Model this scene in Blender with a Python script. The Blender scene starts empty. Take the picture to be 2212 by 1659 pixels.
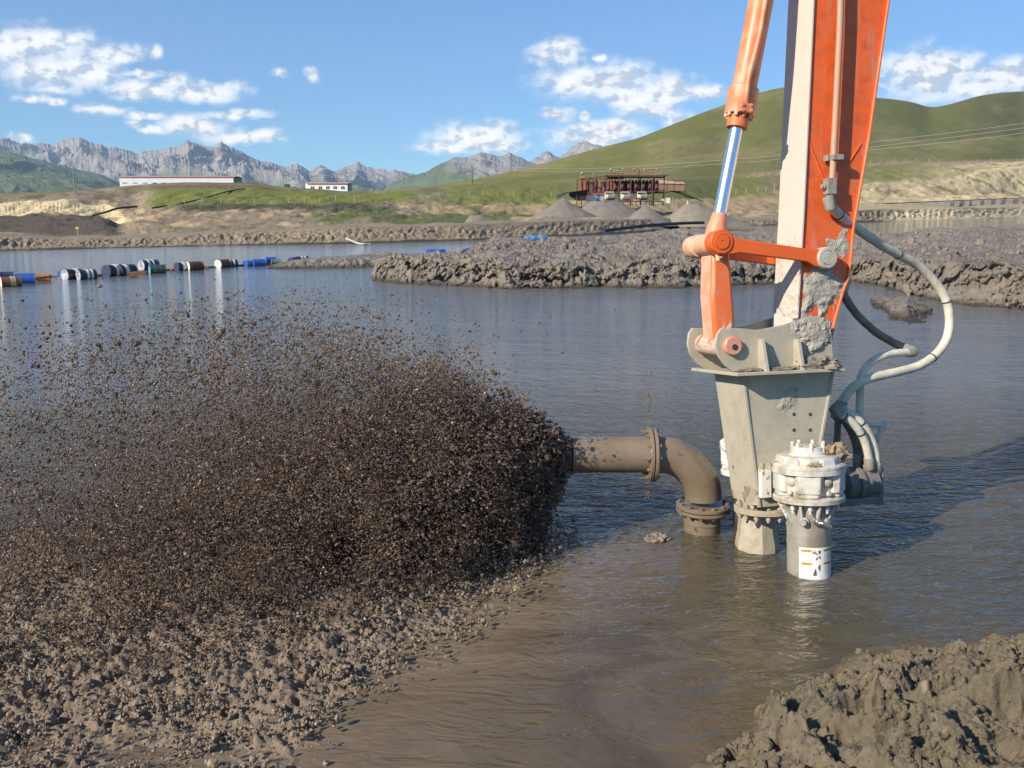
import bpy, bmesh, math, random
import numpy as np
from mathutils import Vector, Matrix, Euler

random.seed(7); RNG = np.random.default_rng(11)
R = math.radians
scene = bpy.context.scene
# ------------------------------------------------------------------ camera
F, CX, CY, EYE, PITCH = 1998.0, 1106.0, 829.5, 2.8, R(10.54)
cd = bpy.data.cameras.new('camera'); cam = bpy.data.objects.new('camera', cd)
scene.collection.objects.link(cam); scene.camera = cam
cam.location = (0, 0, EYE); cam.rotation_euler = (math.pi/2 - PITCH, 0, 0)
cd.sensor_width = 36; cd.lens = 36*F/2212; cd.clip_start = .05; cd.clip_end = 60000
# ------------------------------------------------------------------ render settings, exposure
scene.view_settings.view_transform = 'Standard'; scene.view_settings.look = 'None'
scene.view_settings.exposure = 0.6; scene.view_settings.gamma = 1
scene.view_settings.use_curve_mapping = False
scene.render.engine = 'CYCLES'
cy = scene.cycles
cy.use_denoising = True; cy.max_bounces = 6; cy.diffuse_bounces = 2; cy.glossy_bounces = 3
cy.transparent_max_bounces = 8; cy.volume_bounces = 0; cy.use_adaptive_sampling = True; cy.adaptive_threshold = .02
cy.caustics_reflective = False; cy.caustics_refractive = False; cy.sample_clamp_indirect = 6
HAZE = 4.6e-5
# ------------------------------------------------------------------ sun
SUN_AZ, SUN_EL = R(38), R(31)        # light travels towards +X turned 38 deg to +Y
sd = bpy.data.lights.new('sun', 'SUN'); sun = bpy.data.objects.new('sun', sd)
scene.collection.objects.link(sun)
sd.energy = 5.0; sd.angle = R(.5); sd.color = (1, .90, .76)
ldir = Vector((math.cos(SUN_AZ)*math.cos(SUN_EL), math.sin(SUN_AZ)*math.cos(SUN_EL), -math.sin(SUN_EL)))
sun.rotation_euler = ldir.to_track_quat('-Z', 'Y').to_euler()
sun.location = (-20, -15, 30)

def ray(u, v):
    a = (u-CX)/F; b = (CY-v)/F
    return Vector((a, math.cos(PITCH)+b*math.sin(PITCH), -math.sin(PITCH)+b*math.cos(PITCH)))
def at(u, v, Y):
    d = ray(u, v); t = Y/d.y
    return Vector((d.x*t, Y, EYE+d.z*t))
def on(u, v, z=0.):
    d = ray(u, v); t = (z-EYE)/d.z
    return Vector((d.x*t, d.y*t, z))

# ------------------------------------------------------------------ node helper
class N:
    def __init__(s, tree): s.t = tree; s.n = tree.nodes; s.l = tree.links
    def new(s, typ, **kw):
        n = s.n.new(typ)
        for k, v in kw.items(): setattr(n, k, v)
        return n
    def put(s, sock, v):
        if isinstance(v, bpy.types.NodeSocket): s.l.new(v, sock)
        elif v is not None:
            if hasattr(sock, 'default_value'):
                dv = sock.default_value
                try:
                    if hasattr(dv, '__len__') and not hasattr(v, '__len__'): v = [v]*len(dv)
                    elif hasattr(dv, '__len__') and len(dv) == 4 and len(v) == 3: v = (*v, 1)
                except TypeError: pass
                sock.default_value = v
    def math(s, op, a, b=None, c=None, clamp=False):
        n = s.new('ShaderNodeMath', operation=op); n.use_clamp = clamp
        for i, x in enumerate((a, b, c)):
            if x is not None: s.put(n.inputs[i], x)
        return n.outputs[0]
    def vec(s, op, a, b=None, c=None):
        n = s.new('ShaderNodeVectorMath', operation=op)
        for i, x in enumerate((a, b)):
            if x is not None: s.put(n.inputs[i], x)
        if c is not None: s.put(n.inputs['Scale'], c)
        return n.outputs['Value'] if op in ('LENGTH', 'DOT_PRODUCT') else n.outputs[0]
    def noise(s, vec, scale=5, detail=4, rough=.55, dist=0, col=False):
        n = s.new('ShaderNodeTexNoise')
        if vec is not None: s.put(n.inputs['Vector'], vec)
        n.inputs['Scale'].default_value = scale; n.inputs['Detail'].default_value = detail
        n.inputs['Roughness'].default_value = rough; n.inputs['Distortion'].default_value = dist
        return n.outputs['Color' if col else 'Fac']
    def ramp(s, x, lo, hi, a=0., b=1., smooth=True):
        n = s.new('ShaderNodeMapRange'); n.interpolation_type = 'SMOOTHSTEP' if smooth else 'LINEAR'
        s.put(n.inputs['Value'], x)
        for k, v in (('From Min', lo), ('From Max', hi), ('To Min', a), ('To Max', b)): s.put(n.inputs[k], v)
        return n.outputs[0]
    def mix(s, f, a, b, mode='MIX'):
        n = s.new('ShaderNodeMix', data_type='RGBA', blend_type=mode)
        s.put(n.inputs[0], f); s.put(n.inputs[6], a); s.put(n.inputs[7], b)
        return n.outputs[2]
    def bump(s, h, strength=.5, dist=.02, normal=None):
        n = s.new('ShaderNodeBump'); s.put(n.inputs['Height'], h)
        n.inputs['Strength'].default_value = strength; n.inputs['Distance'].default_value = dist
        if normal is not None: s.put(n.inputs['Normal'], normal)
        return n.outputs[0]

# ------------------------------------------------------------------ sky
world = bpy.data.worlds.new('World'); scene.world = world; world.use_nodes = True
W = N(world.node_tree); W.n.clear()
sky = W.new('ShaderNodeTexSky', sky_type='NISHITA')
sky.sun_disc = False; sky.sun_elevation = SUN_EL
sky.sun_rotation = math.atan2(-math.cos(SUN_AZ), -math.sin(SUN_AZ))
sky.altitude = 1800; sky.air_density = 1.0; sky.dust_density = .4; sky.ozone_density = 1.6
CLOUDS = [(103,97,100,34),(15,103,80,34),(163,85,30,17),(244,116,66,18),(332,117,11,12),(125,152,115,36),(203,160,62,30),
 (308,160,38,8),(372,181,36,17),(312,194,80,18),(469,196,58,21),(406,203,64,15),(72,211,38,9),(122,217,22,7),(125,192,38,7),
 (216,235,54,13),(312,247,50,8),(512,247,66,9),(287,267,17,10),(416,272,74,23),(325,280,27,9),(531,297,80,14),(512,278,22,7),
 (600,294,10,7),(44,303,26,9),(605,155,14,8),(670,157,14,14),(1206,113,54,26),(1167,136,22,11),(1292,119,15,9),
 (1251,175,90,30),(1336,171,78,34),(1357,205,84,28),(1441,199,68,34),(1518,203,48,14),(1392,238,60,15),(1202,243,34,14),
 (1262,249,10,9),(1026,292,98,26),(965,320,62,14),(1062,312,74,17),(1286,296,95,26),(1339,280,54,20),(1262,273,32,10),
 (1469,259,34,13),(1986,141,88,34),(2014,176,108,36),(2056,141,66,31),(2180,162,90,34),(2090,190,80,24)]
tc = W.new('ShaderNodeTexCoord'); sep = W.new('ShaderNodeSeparateXYZ'); W.l.new(tc.outputs['Generated'], sep.inputs[0])
dy = W.math('MAXIMUM', sep.outputs[1], .02)
px = W.math('DIVIDE', sep.outputs[0], dy); pz = W.math('DIVIDE', sep.outputs[2], dy)
cv = W.new('ShaderNodeCombineXYZ'); W.l.new(px, cv.inputs[0]); W.l.new(pz, cv.inputs[1])
wob = W.noise(cv.outputs[0], 26, 4, .6, col=True)
wob = W.vec('SCALE', W.vec('SUBTRACT', wob, (.5, .5, .5)), c=.022)
cp = W.vec('ADD', cv.outputs[0], wob)
best = None
for (u, v, rx, rz) in CLOUDS:
    d = ray(u, v); c = (d.x/d.y, d.z/d.y, 0)
    q = W.vec('MULTIPLY', W.vec('SUBTRACT', cp, c), (F/rx/1.22, F/rz/1.25, 0))
    L = W.vec('LENGTH', q)
    best = L if best is None else W.new('ShaderNodeMath', operation='SMOOTH_MIN')
    if best is not L:
        W.l.new(prev, best.inputs[0]); W.l.new(L, best.inputs[1]); best.inputs[2].default_value = .25; best = best.outputs[0]
    prev = best
# detail on the cloud edges; a second sample shifted to the sun side gives the billows their relief
vst = W.vec('MULTIPLY', cv.outputs[0], (1, 1.5, 1))
n1 = W.noise(vst, 34, 7, .60); n2 = W.noise(W.vec('ADD', vst, (-.006, .009, 0)), 34, 7, .60)
big = W.noise(vst, 11, 3, .5)
body = W.math('SUBTRACT', 1.0, best)
fld = W.math('ADD', body, W.math('MULTIPLY', W.math('SUBTRACT', n1,   .54), 1.25))
dens = W.ramp(fld, -.30, .78)
# clouds of the part of the sky above the picture
up = W.ramp(sep.outputs[2], .30, .5)
proj = W.vec('SCALE', tc.outputs['Generated'], c=W.math('DIVIDE', 1.0, W.math('MAXIMUM', sep.outputs[2], .08)))
hi = W.math('MULTIPLY', W.ramp(W.noise(proj, 1.7, 7, .58), .60, .74), up)
front = W.ramp(sep.outputs[1], .05, .3)
dens = W.math('MAXIMUM', W.math('MULTIPLY', dens, front), hi)
rel = W.math('MULTIPLY', W.math('SUBTRACT', n1, n2), 3.2)
thick = W.ramp(fld, .35, 1.6)
lum = W.math('ADD', W.math('SUBTRACT', 1.02, W.math('MULTIPLY', thick, .16)), rel)
lum = W.math('ADD', lum, W.math('MULTIPLY', W.math('SUBTRACT', big, .5), -.2))
lum = W.math('MINIMUM', W.math('MAXIMUM', lum, .74), 1.15)
ccol = W.mix(W.ramp(lum, .70, .98), (.74, .83, .96), (1.0, .97, .92))
ccol = W.vec('SCALE', ccol, c=W.math('MULTIPLY', lum, 10.2))
skyc = W.vec('MULTIPLY', sky.outputs[0], (.60, .935, 1.22))
final = W.mix(dens, skyc, ccol)
bg = W.new('ShaderNodeBackground'); bg.inputs['Strength'].default_value = .090
wo = W.new('ShaderNodeOutputWorld'); W.l.new(final, bg.inputs[0]); W.l.new(bg.outputs[0], wo.inputs[0])
world.cycles.sampling_method = 'MANUAL'; world.cycles.sample_map_resolution = 512

# ------------------------------------------------------------------ numpy noise
_p = np.random.default_rng(5).permutation(256); _p = np.concatenate([_p, _p, _p])
_g = np.random.default_rng(6).normal(size=(256, 3)); _g /= np.linalg.norm(_g, axis=1)[:, None]
def perlin(x, y, z=0.):
    x, y, z = np.broadcast_arrays(np.asarray(x, float), np.asarray(y, float), np.asarray(z, float))
    xi, yi, zi = np.floor(x).astype(int), np.floor(y).astype(int), np.floor(z).astype(int)
    xf, yf, zf = x-xi, y-yi, z-zi
    xi &= 255; yi &= 255; zi &= 255
    f = lambda t: t*t*t*(t*(t*6-15)+10)
    uu, vv, ww = f(xf), f(yf), f(zf)
    def g(a, b, c):
        h = _p[_p[_p[xi+a]+yi+b]+zi+c]; gg = _g[h]
        return gg[..., 0]*(xf-a)+gg[..., 1]*(yf-b)+gg[..., 2]*(zf-c)
    l = lambda a, b, t: a+t*(b-a)
    return 1.6*l(l(l(g(0,0,0), g(1,0,0), uu), l(g(0,1,0), g(1,1,0), uu), vv),
             l(l(g(0,0,1), g(1,0,1), uu), l(g(0,1,1), g(1,1,1), uu), vv), ww)
def fbm(x, y, z=0., o=5, gain=.5, lac=2.03):
    s = 0; a = 1; t = 0
    for i in range(o):
        s = s+a*perlin(np.asarray(x)*lac**i+i*17.3, np.asarray(y)*lac**i-i*9.1, np.asarray(z)*lac**i+i*3.7); t += a; a *= gain
    return s/t
def ridged(x, y, z=0., o=5, gain=.55, lac=2.1):
    s = 0; a = 1; t = 0; w = 1
    for i in range(o):
        n = 1-np.abs(perlin(np.asarray(x)*lac**i+i*11.3, np.asarray(y)*lac**i+i*5.7, np.asarray(z)*lac**i))*1.4
        n = np.clip(n, 0, 1)**2; s = s+a*n*w; t += a; a *= gain; w = np.clip(n*1.6, 0, 1)
    return s/t
sstep = lambda x, a, b: (lambda t: t*t*(3-2*t))(np.clip((x-a)/(b-a), 0, 1))

# ------------------------------------------------------------------ object helpers
C = scene.collection
def put(o, label=None, cat=None, group=None, kind=None):
    if label: o['label'] = label
    if cat: o['category'] = cat
    if group: o['group'] = group
    if kind: o['kind'] = kind
    return o
def thing(name, label, cat, loc=(0,0,0), group=None):
    o = bpy.data.objects.new(name, None); o.empty_display_size = .2; C.objects.link(o); o.location = loc
    return put(o, label, cat, group)
def origin(o):
    return o.matrix_basis.translation + (origin(o.parent) if o.parent else Vector((0,0,0)))
def build(name, bm, mat, parent=None, bevel=0, loc=None, sharp=35, **kw):
    me = bpy.data.meshes.new(name)
    bmesh.ops.recalc_face_normals(bm, faces=bm.faces[:])
    ca = math.cos(R(sharp))
    for f in bm.faces: f.smooth = True
    for e in bm.edges:
        if len(e.link_faces) == 2 and e.link_faces[0].normal.dot(e.link_faces[1].normal) < ca: e.smooth = False
    if parent is not None: base = origin(parent)
    elif loc is not None: base = Vector(loc)
    else: base = Vector((0,0,0))
    bmesh.ops.translate(bm, verts=bm.verts[:], vec=-base)
    bm.to_mesh(me); bm.free()
    if mat is not None: me.materials.append(mat)
    o = bpy.data.objects.new(name, me); C.objects.link(o)
    if parent is not None: o.parent = parent
    else: o.location = base
    if bevel:
        m = o.modifiers.new('bevel', 'BEVEL'); m.width = bevel; m.segments = 2; m.limit_method = 'ANGLE'; m.angle_limit = R(40)
    return put(o, **kw)
def dup(o, parent=None, loc=None):
    c = o.copy(); C.objects.link(c)
    if parent is not None: c.parent = parent
    if loc is not None: c.location = loc
    for ch in [x for x in list(o.children)]: dup(ch, c)
    return c
def BM(): return bmesh.new()
def prism(bm, a, b):
    """closed prism between two outlines of equal length"""
    va = [bm.verts.new(p) for p in a]; vb = [bm.verts.new(p) for p in b]; n = len(va)
    bm.faces.new(va); bm.faces.new(vb[::-1])
    for i in range(n):
        j = (i+1) % n; bm.faces.new((va[j], va[i], vb[i], vb[j]))
def box(bm, c, x, y, z):
    c, x, y, z = Vector(c), Vector(x), Vector(y), Vector(z)
    q = [c-x-y, c+x-y, c+x+y, c-x+y]
    prism(bm, [p-z for p in q], [p+z for p in q])
def abox(bm, x0, x1, y0, y1, z0, z1):
    box(bm, ((x0+x1)/2, (y0+y1)/2, (z0+z1)/2), ((x1-x0)/2, 0, 0), (0, (y1-y0)/2, 0), (0, 0, (z1-z0)/2))
def frame_of(ax):
    ax = Vector(ax).normalized(); h = Vector((0, 0, 1)) if abs(ax.z) < .9 else Vector((1, 0, 0))
    x = h.cross(ax).normalized(); return x, ax.cross(x), ax
def lathe(bm, o, ax, prof, n=32, phase=0):
    """prof: (radius, height) from one end to the other; ends are capped"""
    x, y, ax = frame_of(ax); o = Vector(o); rings = []
    for r, h in prof:
        rings.append([bm.verts.new(o+ax*h+(x*math.cos(2*math.pi*i/n+phase)+y*math.sin(2*math.pi*i/n+phase))*r) for i in range(n)])
    for a, b in zip(rings, rings[1:]):
        for i in range(n):
            j = (i+1) % n; bm.faces.new((a[i], a[j], b[j], b[i]))
    if prof[0][0] > 1e-6: bm.faces.new(rings[0][::-1])
    if prof[-1][0] > 1e-6: bm.faces.new(rings[-1])
def rod(bm, a, b, r, n=16, r2=None):
    a, b = Vector(a), Vector(b); lathe(bm, a, b-a, [(r, 0), (r if r2 is None else r2, (b-a).length)], n)
def smooth_path(pts, k=8):
    pts = [Vector(p) for p in pts]; out = []
    q = [pts[0]*2-pts[1]]+pts+[pts[-1]*2-pts[-2]]
    for i in range(1, len(q)-2):
        for j in range(k):
            t = j/k; a, b, c, d = q[i-1], q[i], q[i+1], q[i+2]
            out.append(.5*((2*b)+(c-a)*t+(2*a-5*b+4*c-d)*t*t+(3*b-a-3*c+d)*t**3))
    out.append(pts[-1]); return out
def tube(bm, pts, r, n=12, caps=True, wob=0):
    pts = [Vector(p) for p in pts]; rings = []; up = None
    for i, p in enumerate(pts):
        d = (pts[min(i+1, len(pts)-1)]-pts[max(i-1, 0)]).normalized()
        if up is None: up = frame_of(d)[0]
        x = (up-d*up.dot(d)).normalized(); y = d.cross(x); up = x
        rr = r(i/(len(pts)-1)) if callable(r) else r
        rings.append([bm.verts.new(p+(x*math.cos(2*math.pi*k/n)+y*math.sin(2*math.pi*k/n))*(rr*(1+wob*random.uniform(-1, 1)))) for k in range(n)])
    for a, b in zip(rings, rings[1:]):
        for k in range(n):
            j = (k+1) % n; bm.faces.new((a[k], a[j], b[j], b[k]))
    if caps: bm.faces.new(rings[0][::-1]); bm.faces.new(rings[-1])
def hexbolt(bm, p, ax, r=.014, h=.012):
    lathe(bm, p, ax, [(r, -.004), (r, h*.8), (r*.86, h)], 6); lathe(bm, Vector(p)+Vector(ax).normalized()*h, ax, [(r*.5, -.001), (r*.5, h*.7)], 8)
def grid_obj(name, Pn, mat, col=None, parent=None, **kw):
    nr, nc = Pn.shape[:2]; me = bpy.data.meshes.new(name)
    idx = np.arange(nr*nc).reshape(nr, nc)
    f = np.stack([idx[:-1, :-1], idx[:-1, 1:], idx[1:, 1:], idx[1:, :-1]], -1).reshape(-1, 4)
    me.vertices.add(nr*nc); me.vertices.foreach_set('co', Pn.reshape(-1, 3).astype(np.float32).ravel())
    me.loops.add(f.size); me.loops.foreach_set('vertex_index', f.ravel().astype(np.int32))
    me.polygons.add(len(f)); me.polygons.foreach_set('loop_start', (np.arange(len(f))*4).astype(np.int32))
    me.update(calc_edges=True); me.validate()
    me.polygons.foreach_set('use_smooth', np.ones(len(f), bool))
    if col is not None:
        a = me.color_attributes.new('Col', 'FLOAT_COLOR', 'POINT')
        c4 = np.ones((nr*nc, 4), np.float32); c4[:, :3] = col.reshape(-1, 3); a.data.foreach_set('color', c4.ravel())
    me.materials.append(mat); o = bpy.data.objects.new(name, me); C.objects.link(o)
    if parent is not None: o.parent = parent
    return put(o, **kw)

# ------------------------------------------------------------------ materials
def mat(name, c1, c2=None, scale=6, rough=.6, metal=0, bump=.3, bscale=None, bdist=.01, detail=5, lo=.35, hi=.65, spec=.5, coat=0, r2=None):
    m = bpy.data.materials.new(name); m.use_nodes = True; T = N(m.node_tree)
    b = m.node_tree.nodes['Principled BSDF']; tcn = T.new('ShaderNodeTexCoord'); v = tcn.outputs['Object']
    nf = T.noise(v, scale, detail, .6); k = T.ramp(nf, lo, hi)
    T.put(b.inputs['Base Color'], T.mix(k, c1, c2 if c2 else tuple(x*.75 for x in c1)))
    T.put(b.inputs['Roughness'], T.ramp(k, 0, 1, rough, rough+.12 if r2 is None else r2)); b.inputs['Metallic'].default_value = metal
    b.inputs['Specular IOR Level'].default_value = spec; b.inputs['Coat Weight'].default_value = coat
    if bump: T.put(b.inputs['Normal'], T.bump(T.noise(v, bscale or scale*6, 6, .65), bump, bdist))
    return m
def mud_over(name, paint, paint2, mud, mud2, z0, z1, rough=.38, amp=1.0, nscale=5, dusty=.25, chips=0):
    """painted steel with dried mud caked on it, thicker towards the bottom (local z0 full mud .. z1 clean)"""
    m = bpy.data.materials.new(name); m.use_nodes = True; T = N(m.node_tree)
    b = m.node_tree.nodes['Principled BSDF']; v = T.new('ShaderNodeTexCoord').outputs['Object']
    s = T.new('ShaderNodeSeparateXYZ'); T.l.new(v, s.inputs[0])
    g = T.ramp(s.outputs[2], z0, z1, 1.25, -.35, False)
    n = T.noise(v, nscale, 6, .6, .6)
    f = T.math('ADD', g, T.math('MULTIPLY', T.math('SUBTRACT', n, .5), 2.6*amp))
    k = T.ramp(f, .42, .50); edge = T.ramp(f, .40, .75)
    pc = T.mix(T.ramp(T.noise(v, 9, 5, .65), .4, .75), paint, paint2)
    dust = T.math('MULTIPLY', T.ramp(T.noise(v, 3.5, 6, .7), .45, .8), dusty)
    pc = T.mix(dust, pc, mud)
    chip = T.ramp(T.noise(v, 48, 3, .6), .66, .69)
    pc = T.mix(T.math('MULTIPLY', chip, .75), pc, (.30, .25, .21))
    st = T.ramp(T.noise(T.vec('MULTIPLY', v, (14, 14, 1.1)), 1.0, 5, .6), .52, .78)
    pc = T.mix(T.math('MULTIPLY', st, .38), pc, mud)
    mc = T.mix(T.ramp(T.noise(v, 14, 6, .7), .3, .7), mud, mud2)
    T.put(b.inputs['Base Color'], T.mix(k, pc, mc))
    T.put(b.inputs['Roughness'], T.ramp(k, 0, 1, rough, .93))
    h = T.math('ADD', T.math('MULTIPLY', edge, 1.0), T.math('MULTIPLY', T.math('MULTIPLY', k, T.noise(v, 26, 6, .65)), .8))
    h = T.math('ADD', h, T.math('MULTIPLY', T.noise(v, 60, 4, .6), .08))
    T.put(b.inputs['Normal'], T.bump(h, .8, .014))
    return m
def attr_mat(name, rough=.9, fine=2.0, bump=.6, bdist=.2, spec=.3, var=.35, fine2=None):
    m = bpy.data.materials.new(name); m.use_nodes = True; T = N(m.node_tree)
    b = m.node_tree.nodes['Principled BSDF']; v = T.new('ShaderNodeTexCoord').outputs['Object']
    a = T.new('ShaderNodeAttribute', attribute_name='Col').outputs['Color']
    n = T.noise(v, fine, 7, .68)
    k = T.ramp(n, .25, .75, 1-var, 1+var, False)
    T.put(b.inputs['Base Color'], T.vec('SCALE', a, c=k)); b.inputs['Roughness'].default_value = rough
    b.inputs['Specular IOR Level'].default_value = spec
    T.put(b.inputs['Normal'], T.bump(T.noise(v, fine2 or fine*1.5, 7, .7), bump, bdist))
    return m

# a cloud of small lumps on given points (one object, kind stuff)
def scatter(name, pts, scl, mt, variants, **kw):
    me = bpy.data.meshes.new(name); me.vertices.add(len(pts))
    me.vertices.foreach_set('co', np.asarray(pts, np.float32).ravel())
    a = me.attributes.new('sc', 'FLOAT_VECTOR', 'POINT'); a.data.foreach_set('vector', np.asarray(scl, np.float32).ravel())
    o = bpy.data.objects.new(name, me); C.objects.link(o); me.materials.append(mt)
    ng = bpy.data.node_groups.new(name, 'GeometryNodeTree')
    ng.interface.new_socket('Geometry', in_out='INPUT', socket_type='NodeSocketGeometry')
    ng.interface.new_socket('Geometry', in_out='OUTPUT', socket_type='NodeSocketGeometry')
    nd, L = ng.nodes, ng.links; gi = nd.new('NodeGroupInput'); go = nd.new('NodeGroupOutput')
    g2i = nd.new('GeometryNodeGeometryToInstance')
    for i, (sub, amp, fs, st) in enumerate(variants):
        ic = nd.new('GeometryNodeMeshIcoSphere'); ic.inputs['Subdivisions'].default_value = sub; ic.inputs['Radius'].default_value = 1
        po = nd.new('GeometryNodeInputPosition'); nt = nd.new('ShaderNodeTexNoise')
        nt.inputs['Scale'].default_value = fs; nt.inputs['Detail'].default_value = 3
        ad = nd.new('ShaderNodeVectorMath'); ad.operation = 'ADD'; ad.inputs[1].default_value = (i*7.3+2, i*3.1, 5+i)
        L.new(po.outputs[0], ad.inputs[0]); L.new(ad.outputs[0], nt.inputs['Vector'])
        sb = nd.new('ShaderNodeVectorMath'); sb.operation = 'SUBTRACT'; sb.inputs[1].default_value = (.5, .5, .5); L.new(nt.outputs['Color'], sb.inputs[0])
        sc = nd.new('ShaderNodeVectorMath'); sc.operation = 'MULTIPLY'; sc.inputs[1].default_value = (amp, amp, amp); L.new(sb.outputs[0], sc.inputs[0])
        sp = nd.new('GeometryNodeSetPosition'); L.new(ic.outputs[0], sp.inputs['Geometry']); L.new(sc.outputs[0], sp.inputs['Offset'])
        tr = nd.new('GeometryNodeTransform'); tr.inputs['Scale'].default_value = st; L.new(sp.outputs[0], tr.inputs['Geometry'])
        sm = nd.new('GeometryNodeSetMaterial'); sm.inputs['Material'].default_value = mt; L.new(tr.outputs[0], sm.inputs[0])
        L.new(sm.outputs[0], g2i.inputs[0])
    ip = nd.new('GeometryNodeInstanceOnPoints'); L.new(gi.outputs[0], ip.inputs['Points']); L.new(g2i.outputs[0], ip.inputs['Instance'])
    ip.inputs['Pick Instance'].default_value = True
    rv = nd.new('FunctionNodeRandomValue'); rv.data_type = 'FLOAT_VECTOR'; rv.inputs[1].default_value = (6.283,)*3
    L.new(rv.outputs[0], ip.inputs['Rotation'])
    na = nd.new('GeometryNodeInputNamedAttribute'); na.data_type = 'FLOAT_VECTOR'; na.inputs['Name'].default_value = 'sc'
    L.new(na.outputs['Attribute'], ip.inputs['Scale']); L.new(ip.outputs[0], go.inputs[0])
    md = o.modifiers.new('lumps', 'NODES'); md.node_group = ng
    return put(o, **kw)
# ================================================================== TERRAIN beyond the ponds
def lerp_rows(keys, us, subs, mode=None):
    """keys: list of (v array, D array) over us; returns P (rows, cols, 3), row parameter, D"""
    Z = []; Xr = []; Dr = []
    for v, D in keys:
        a = (us-CX)/F; b = (CY-v)/F
        dyv = math.cos(PITCH)+b*math.sin(PITCH); dz = -math.sin(PITCH)+b*math.cos(PITCH)
        Dr.append(D); Xr.append(a/dyv); Z.append(EYE+D*dz/dyv)
    P = []; prm = []
    for i in range(len(keys)-1):
        n = subs[i]
        for k in range(n+(i == len(keys)-2)):
            t = k/n; tz = t
            D = Dr[i]*(1-t)+Dr[i+1]*t; xr = Xr[i]*(1-t)+Xr[i+1]*t; z = Z[i]*(1-tz)+Z[i+1]*tz
            P.append(np.stack([xr*D, D, z], -1)); prm.append(np.full(len(us), i+t))
    return np.array(P), np.array(prm)
def I(us, pairs):
    p = sorted(pairs); us0 = np.asarray(us)
    if len(us0) == NU:
        w = sum(np.interp(us0+k, [a for a, _ in p], [b for _, b in p])*g for k, g in ((-16,.08),(-11,.13),(-5.5,.18),(0,.22),(5.5,.18),(11,.13),(16,.08)))
        return w
    return np.interp(us, [a for a, _ in p], [b for _, b in p])
def footD(v):
    b = (CY-v)/F; return -EYE*(math.cos(PITCH)+b*math.sin(PITCH))/(-math.sin(PITCH)+b*math.cos(PITCH))
NU = 1280
us = np.concatenate([np.linspace(-1500, -60, 60), np.linspace(-50, 2270, 1150), np.linspace(2290, 3900, 70)])
v0 = I(us, [(-1500,560),(0,542),(250,536),(500,530),(740,527),(1000,520),(1250,509),(1450,498),(1560,489),(1650,487),(1850,480),(2050,475),(2212,470),(3900,468)])
D0 = footD(v0)
v1 = I(us, [(-1500,505),(0,509),(70,513),(140,517),(200,515),(300,512),(450,504),(600,497),(740,491),(1000,485),(1180,478),(1450,472),(1560,474),(1650,474),(1760,462),(1850,456),(1900,452),(2050,450),(2212,447),(3900,440)])
D1 = D0*1.06+1.5
v2 = I(us, [(-1500,500),(0,505),(70,509),(140,513),(200,511),(300,508),(450,500),(600,493),(740,487),(1000,481),(1180,475),(1450,469),(1560,470),(1650,470),(1850,447),(2212,441),(3900,436)])
D2 = D1*1.07
v3 = I(us, [(-1500,470),(0,466),(150,465),(235,472),(255,492),(290,470),(400,466),(520,457),(600,458),(740,462),(1000,466),(1180,466),(1400,461),(1560,459),(1650,456),(1850,432),(2050,424),(2212,417),(3900,400)])
D3 = D2*I(us, [(-1500,2.3),(230,2.3),(330,1.75),(1000,1.5),(1300,1.3),(3900,1.22)])
v4 = I(us, [(-1500,430),(0,437),(60,433),(130,432),(200,438),(240,444),(285,455),(340,450),(420,445),(600,441),(740,441),(860,437),(1000,444),(1180,442),(1400,441),(1560,436),(1700,420),(1850,402),(1950,392),(2050,384),(2130,372),(2212,362),(3900,340)])
D4 = D3*I(us, [(-1500,1.05),(240,1.06),(300,1.2),(1700,1.2),(3900,1.22)])
v5 = I(us, [(-1500,420),(0,424),(100,420),(170,414),(256,405),(300,401),(400,399),(545,399),(580,404),(600,409),(640,409),(700,413),(743,417),(830,414),(900,408),(1000,400),(1100,397),(1250,394),(1400,391),(1560,386),(1640,379),(1750,370),(1850,358),(1950,351),(2050,352),(2212,349),(3900,330)])
D5 = D4*1.28
v7 = I(us, [(-1500,440),(0,440),(740,428),(850,414),(900,407),(1000,392),(1060,380),(1100,371),(1160,356),(1230,337),(1300,318),(1380,298),(1450,270),(1510,246),(1560,228),(1610,208),(1660,195),(1700,187),(1740,186),(1800,194),(1890,211),(1930,214),(1970,220),(2010,233),(2050,226),(2110,208),(2160,200),(2212,197),(2400,190),(2900,240),(3900,330)])
D7 = D5*1.25+350
v6 = v5*.55+v7*.45+I(us, [(-1500,0),(900,2),(1500,10),(2212,12),(3900,5)]); D6 = D5*.5+D7*.5
v8 = v7+14; D8 = D7*1.25+60
z9 = 12.; D9 = np.full(len(us), 5200.); D9 = np.maximum(D9, D8*1.3)
keys = [(v0+(v0-v1)*.15, D0-1.2), (v0, D0), (v1, D1), (v2, D2), (v3, D3), (v4, D4), (v5, D5), (v6, D6), (v7, D7), (v8, D8)]
subs = [3, 26, 6, 40, 26, 34, 40, 40, 8]
T, prm = lerp_rows(keys, us, subs)
# last row: the plain that runs on to the mountains
a = (us-CX)/F
last = np.stack([a/math.cos(PITCH)*D9, D9, np.full(len(us), z9)], -1)
T = np.concatenate([T, last[None]]); prm = np.concatenate([prm, np.full((1, len(us)), 10.)])
X, Y, Zt = T[..., 0], T[..., 1], T[..., 2]
U = np.broadcast_to(us, X.shape)
amp = np.interp(prm, [0, 1, 1.5, 2, 3, 4, 5, 6, 7, 8, 10], [.3, .10, .45, .12, .35, 1.1, 1.0, .35, 1.6, 0.7, 0])
sc = np.interp(prm, [0, 1, 3, 5, 6, 7, 10], [.5, .5, .3, .16, .10, .015, .01])
pxm = Y/925.                         # metres per rendered pixel
near = fbm(X*.25, Y*.12, 0, 5)
Zt = Zt + amp*np.minimum(1, 200/np.maximum(Y, 60))*near*1.1*(prm < 6.0) 
hill = fbm(X*.006, Y*.004, 3, 4)
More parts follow.
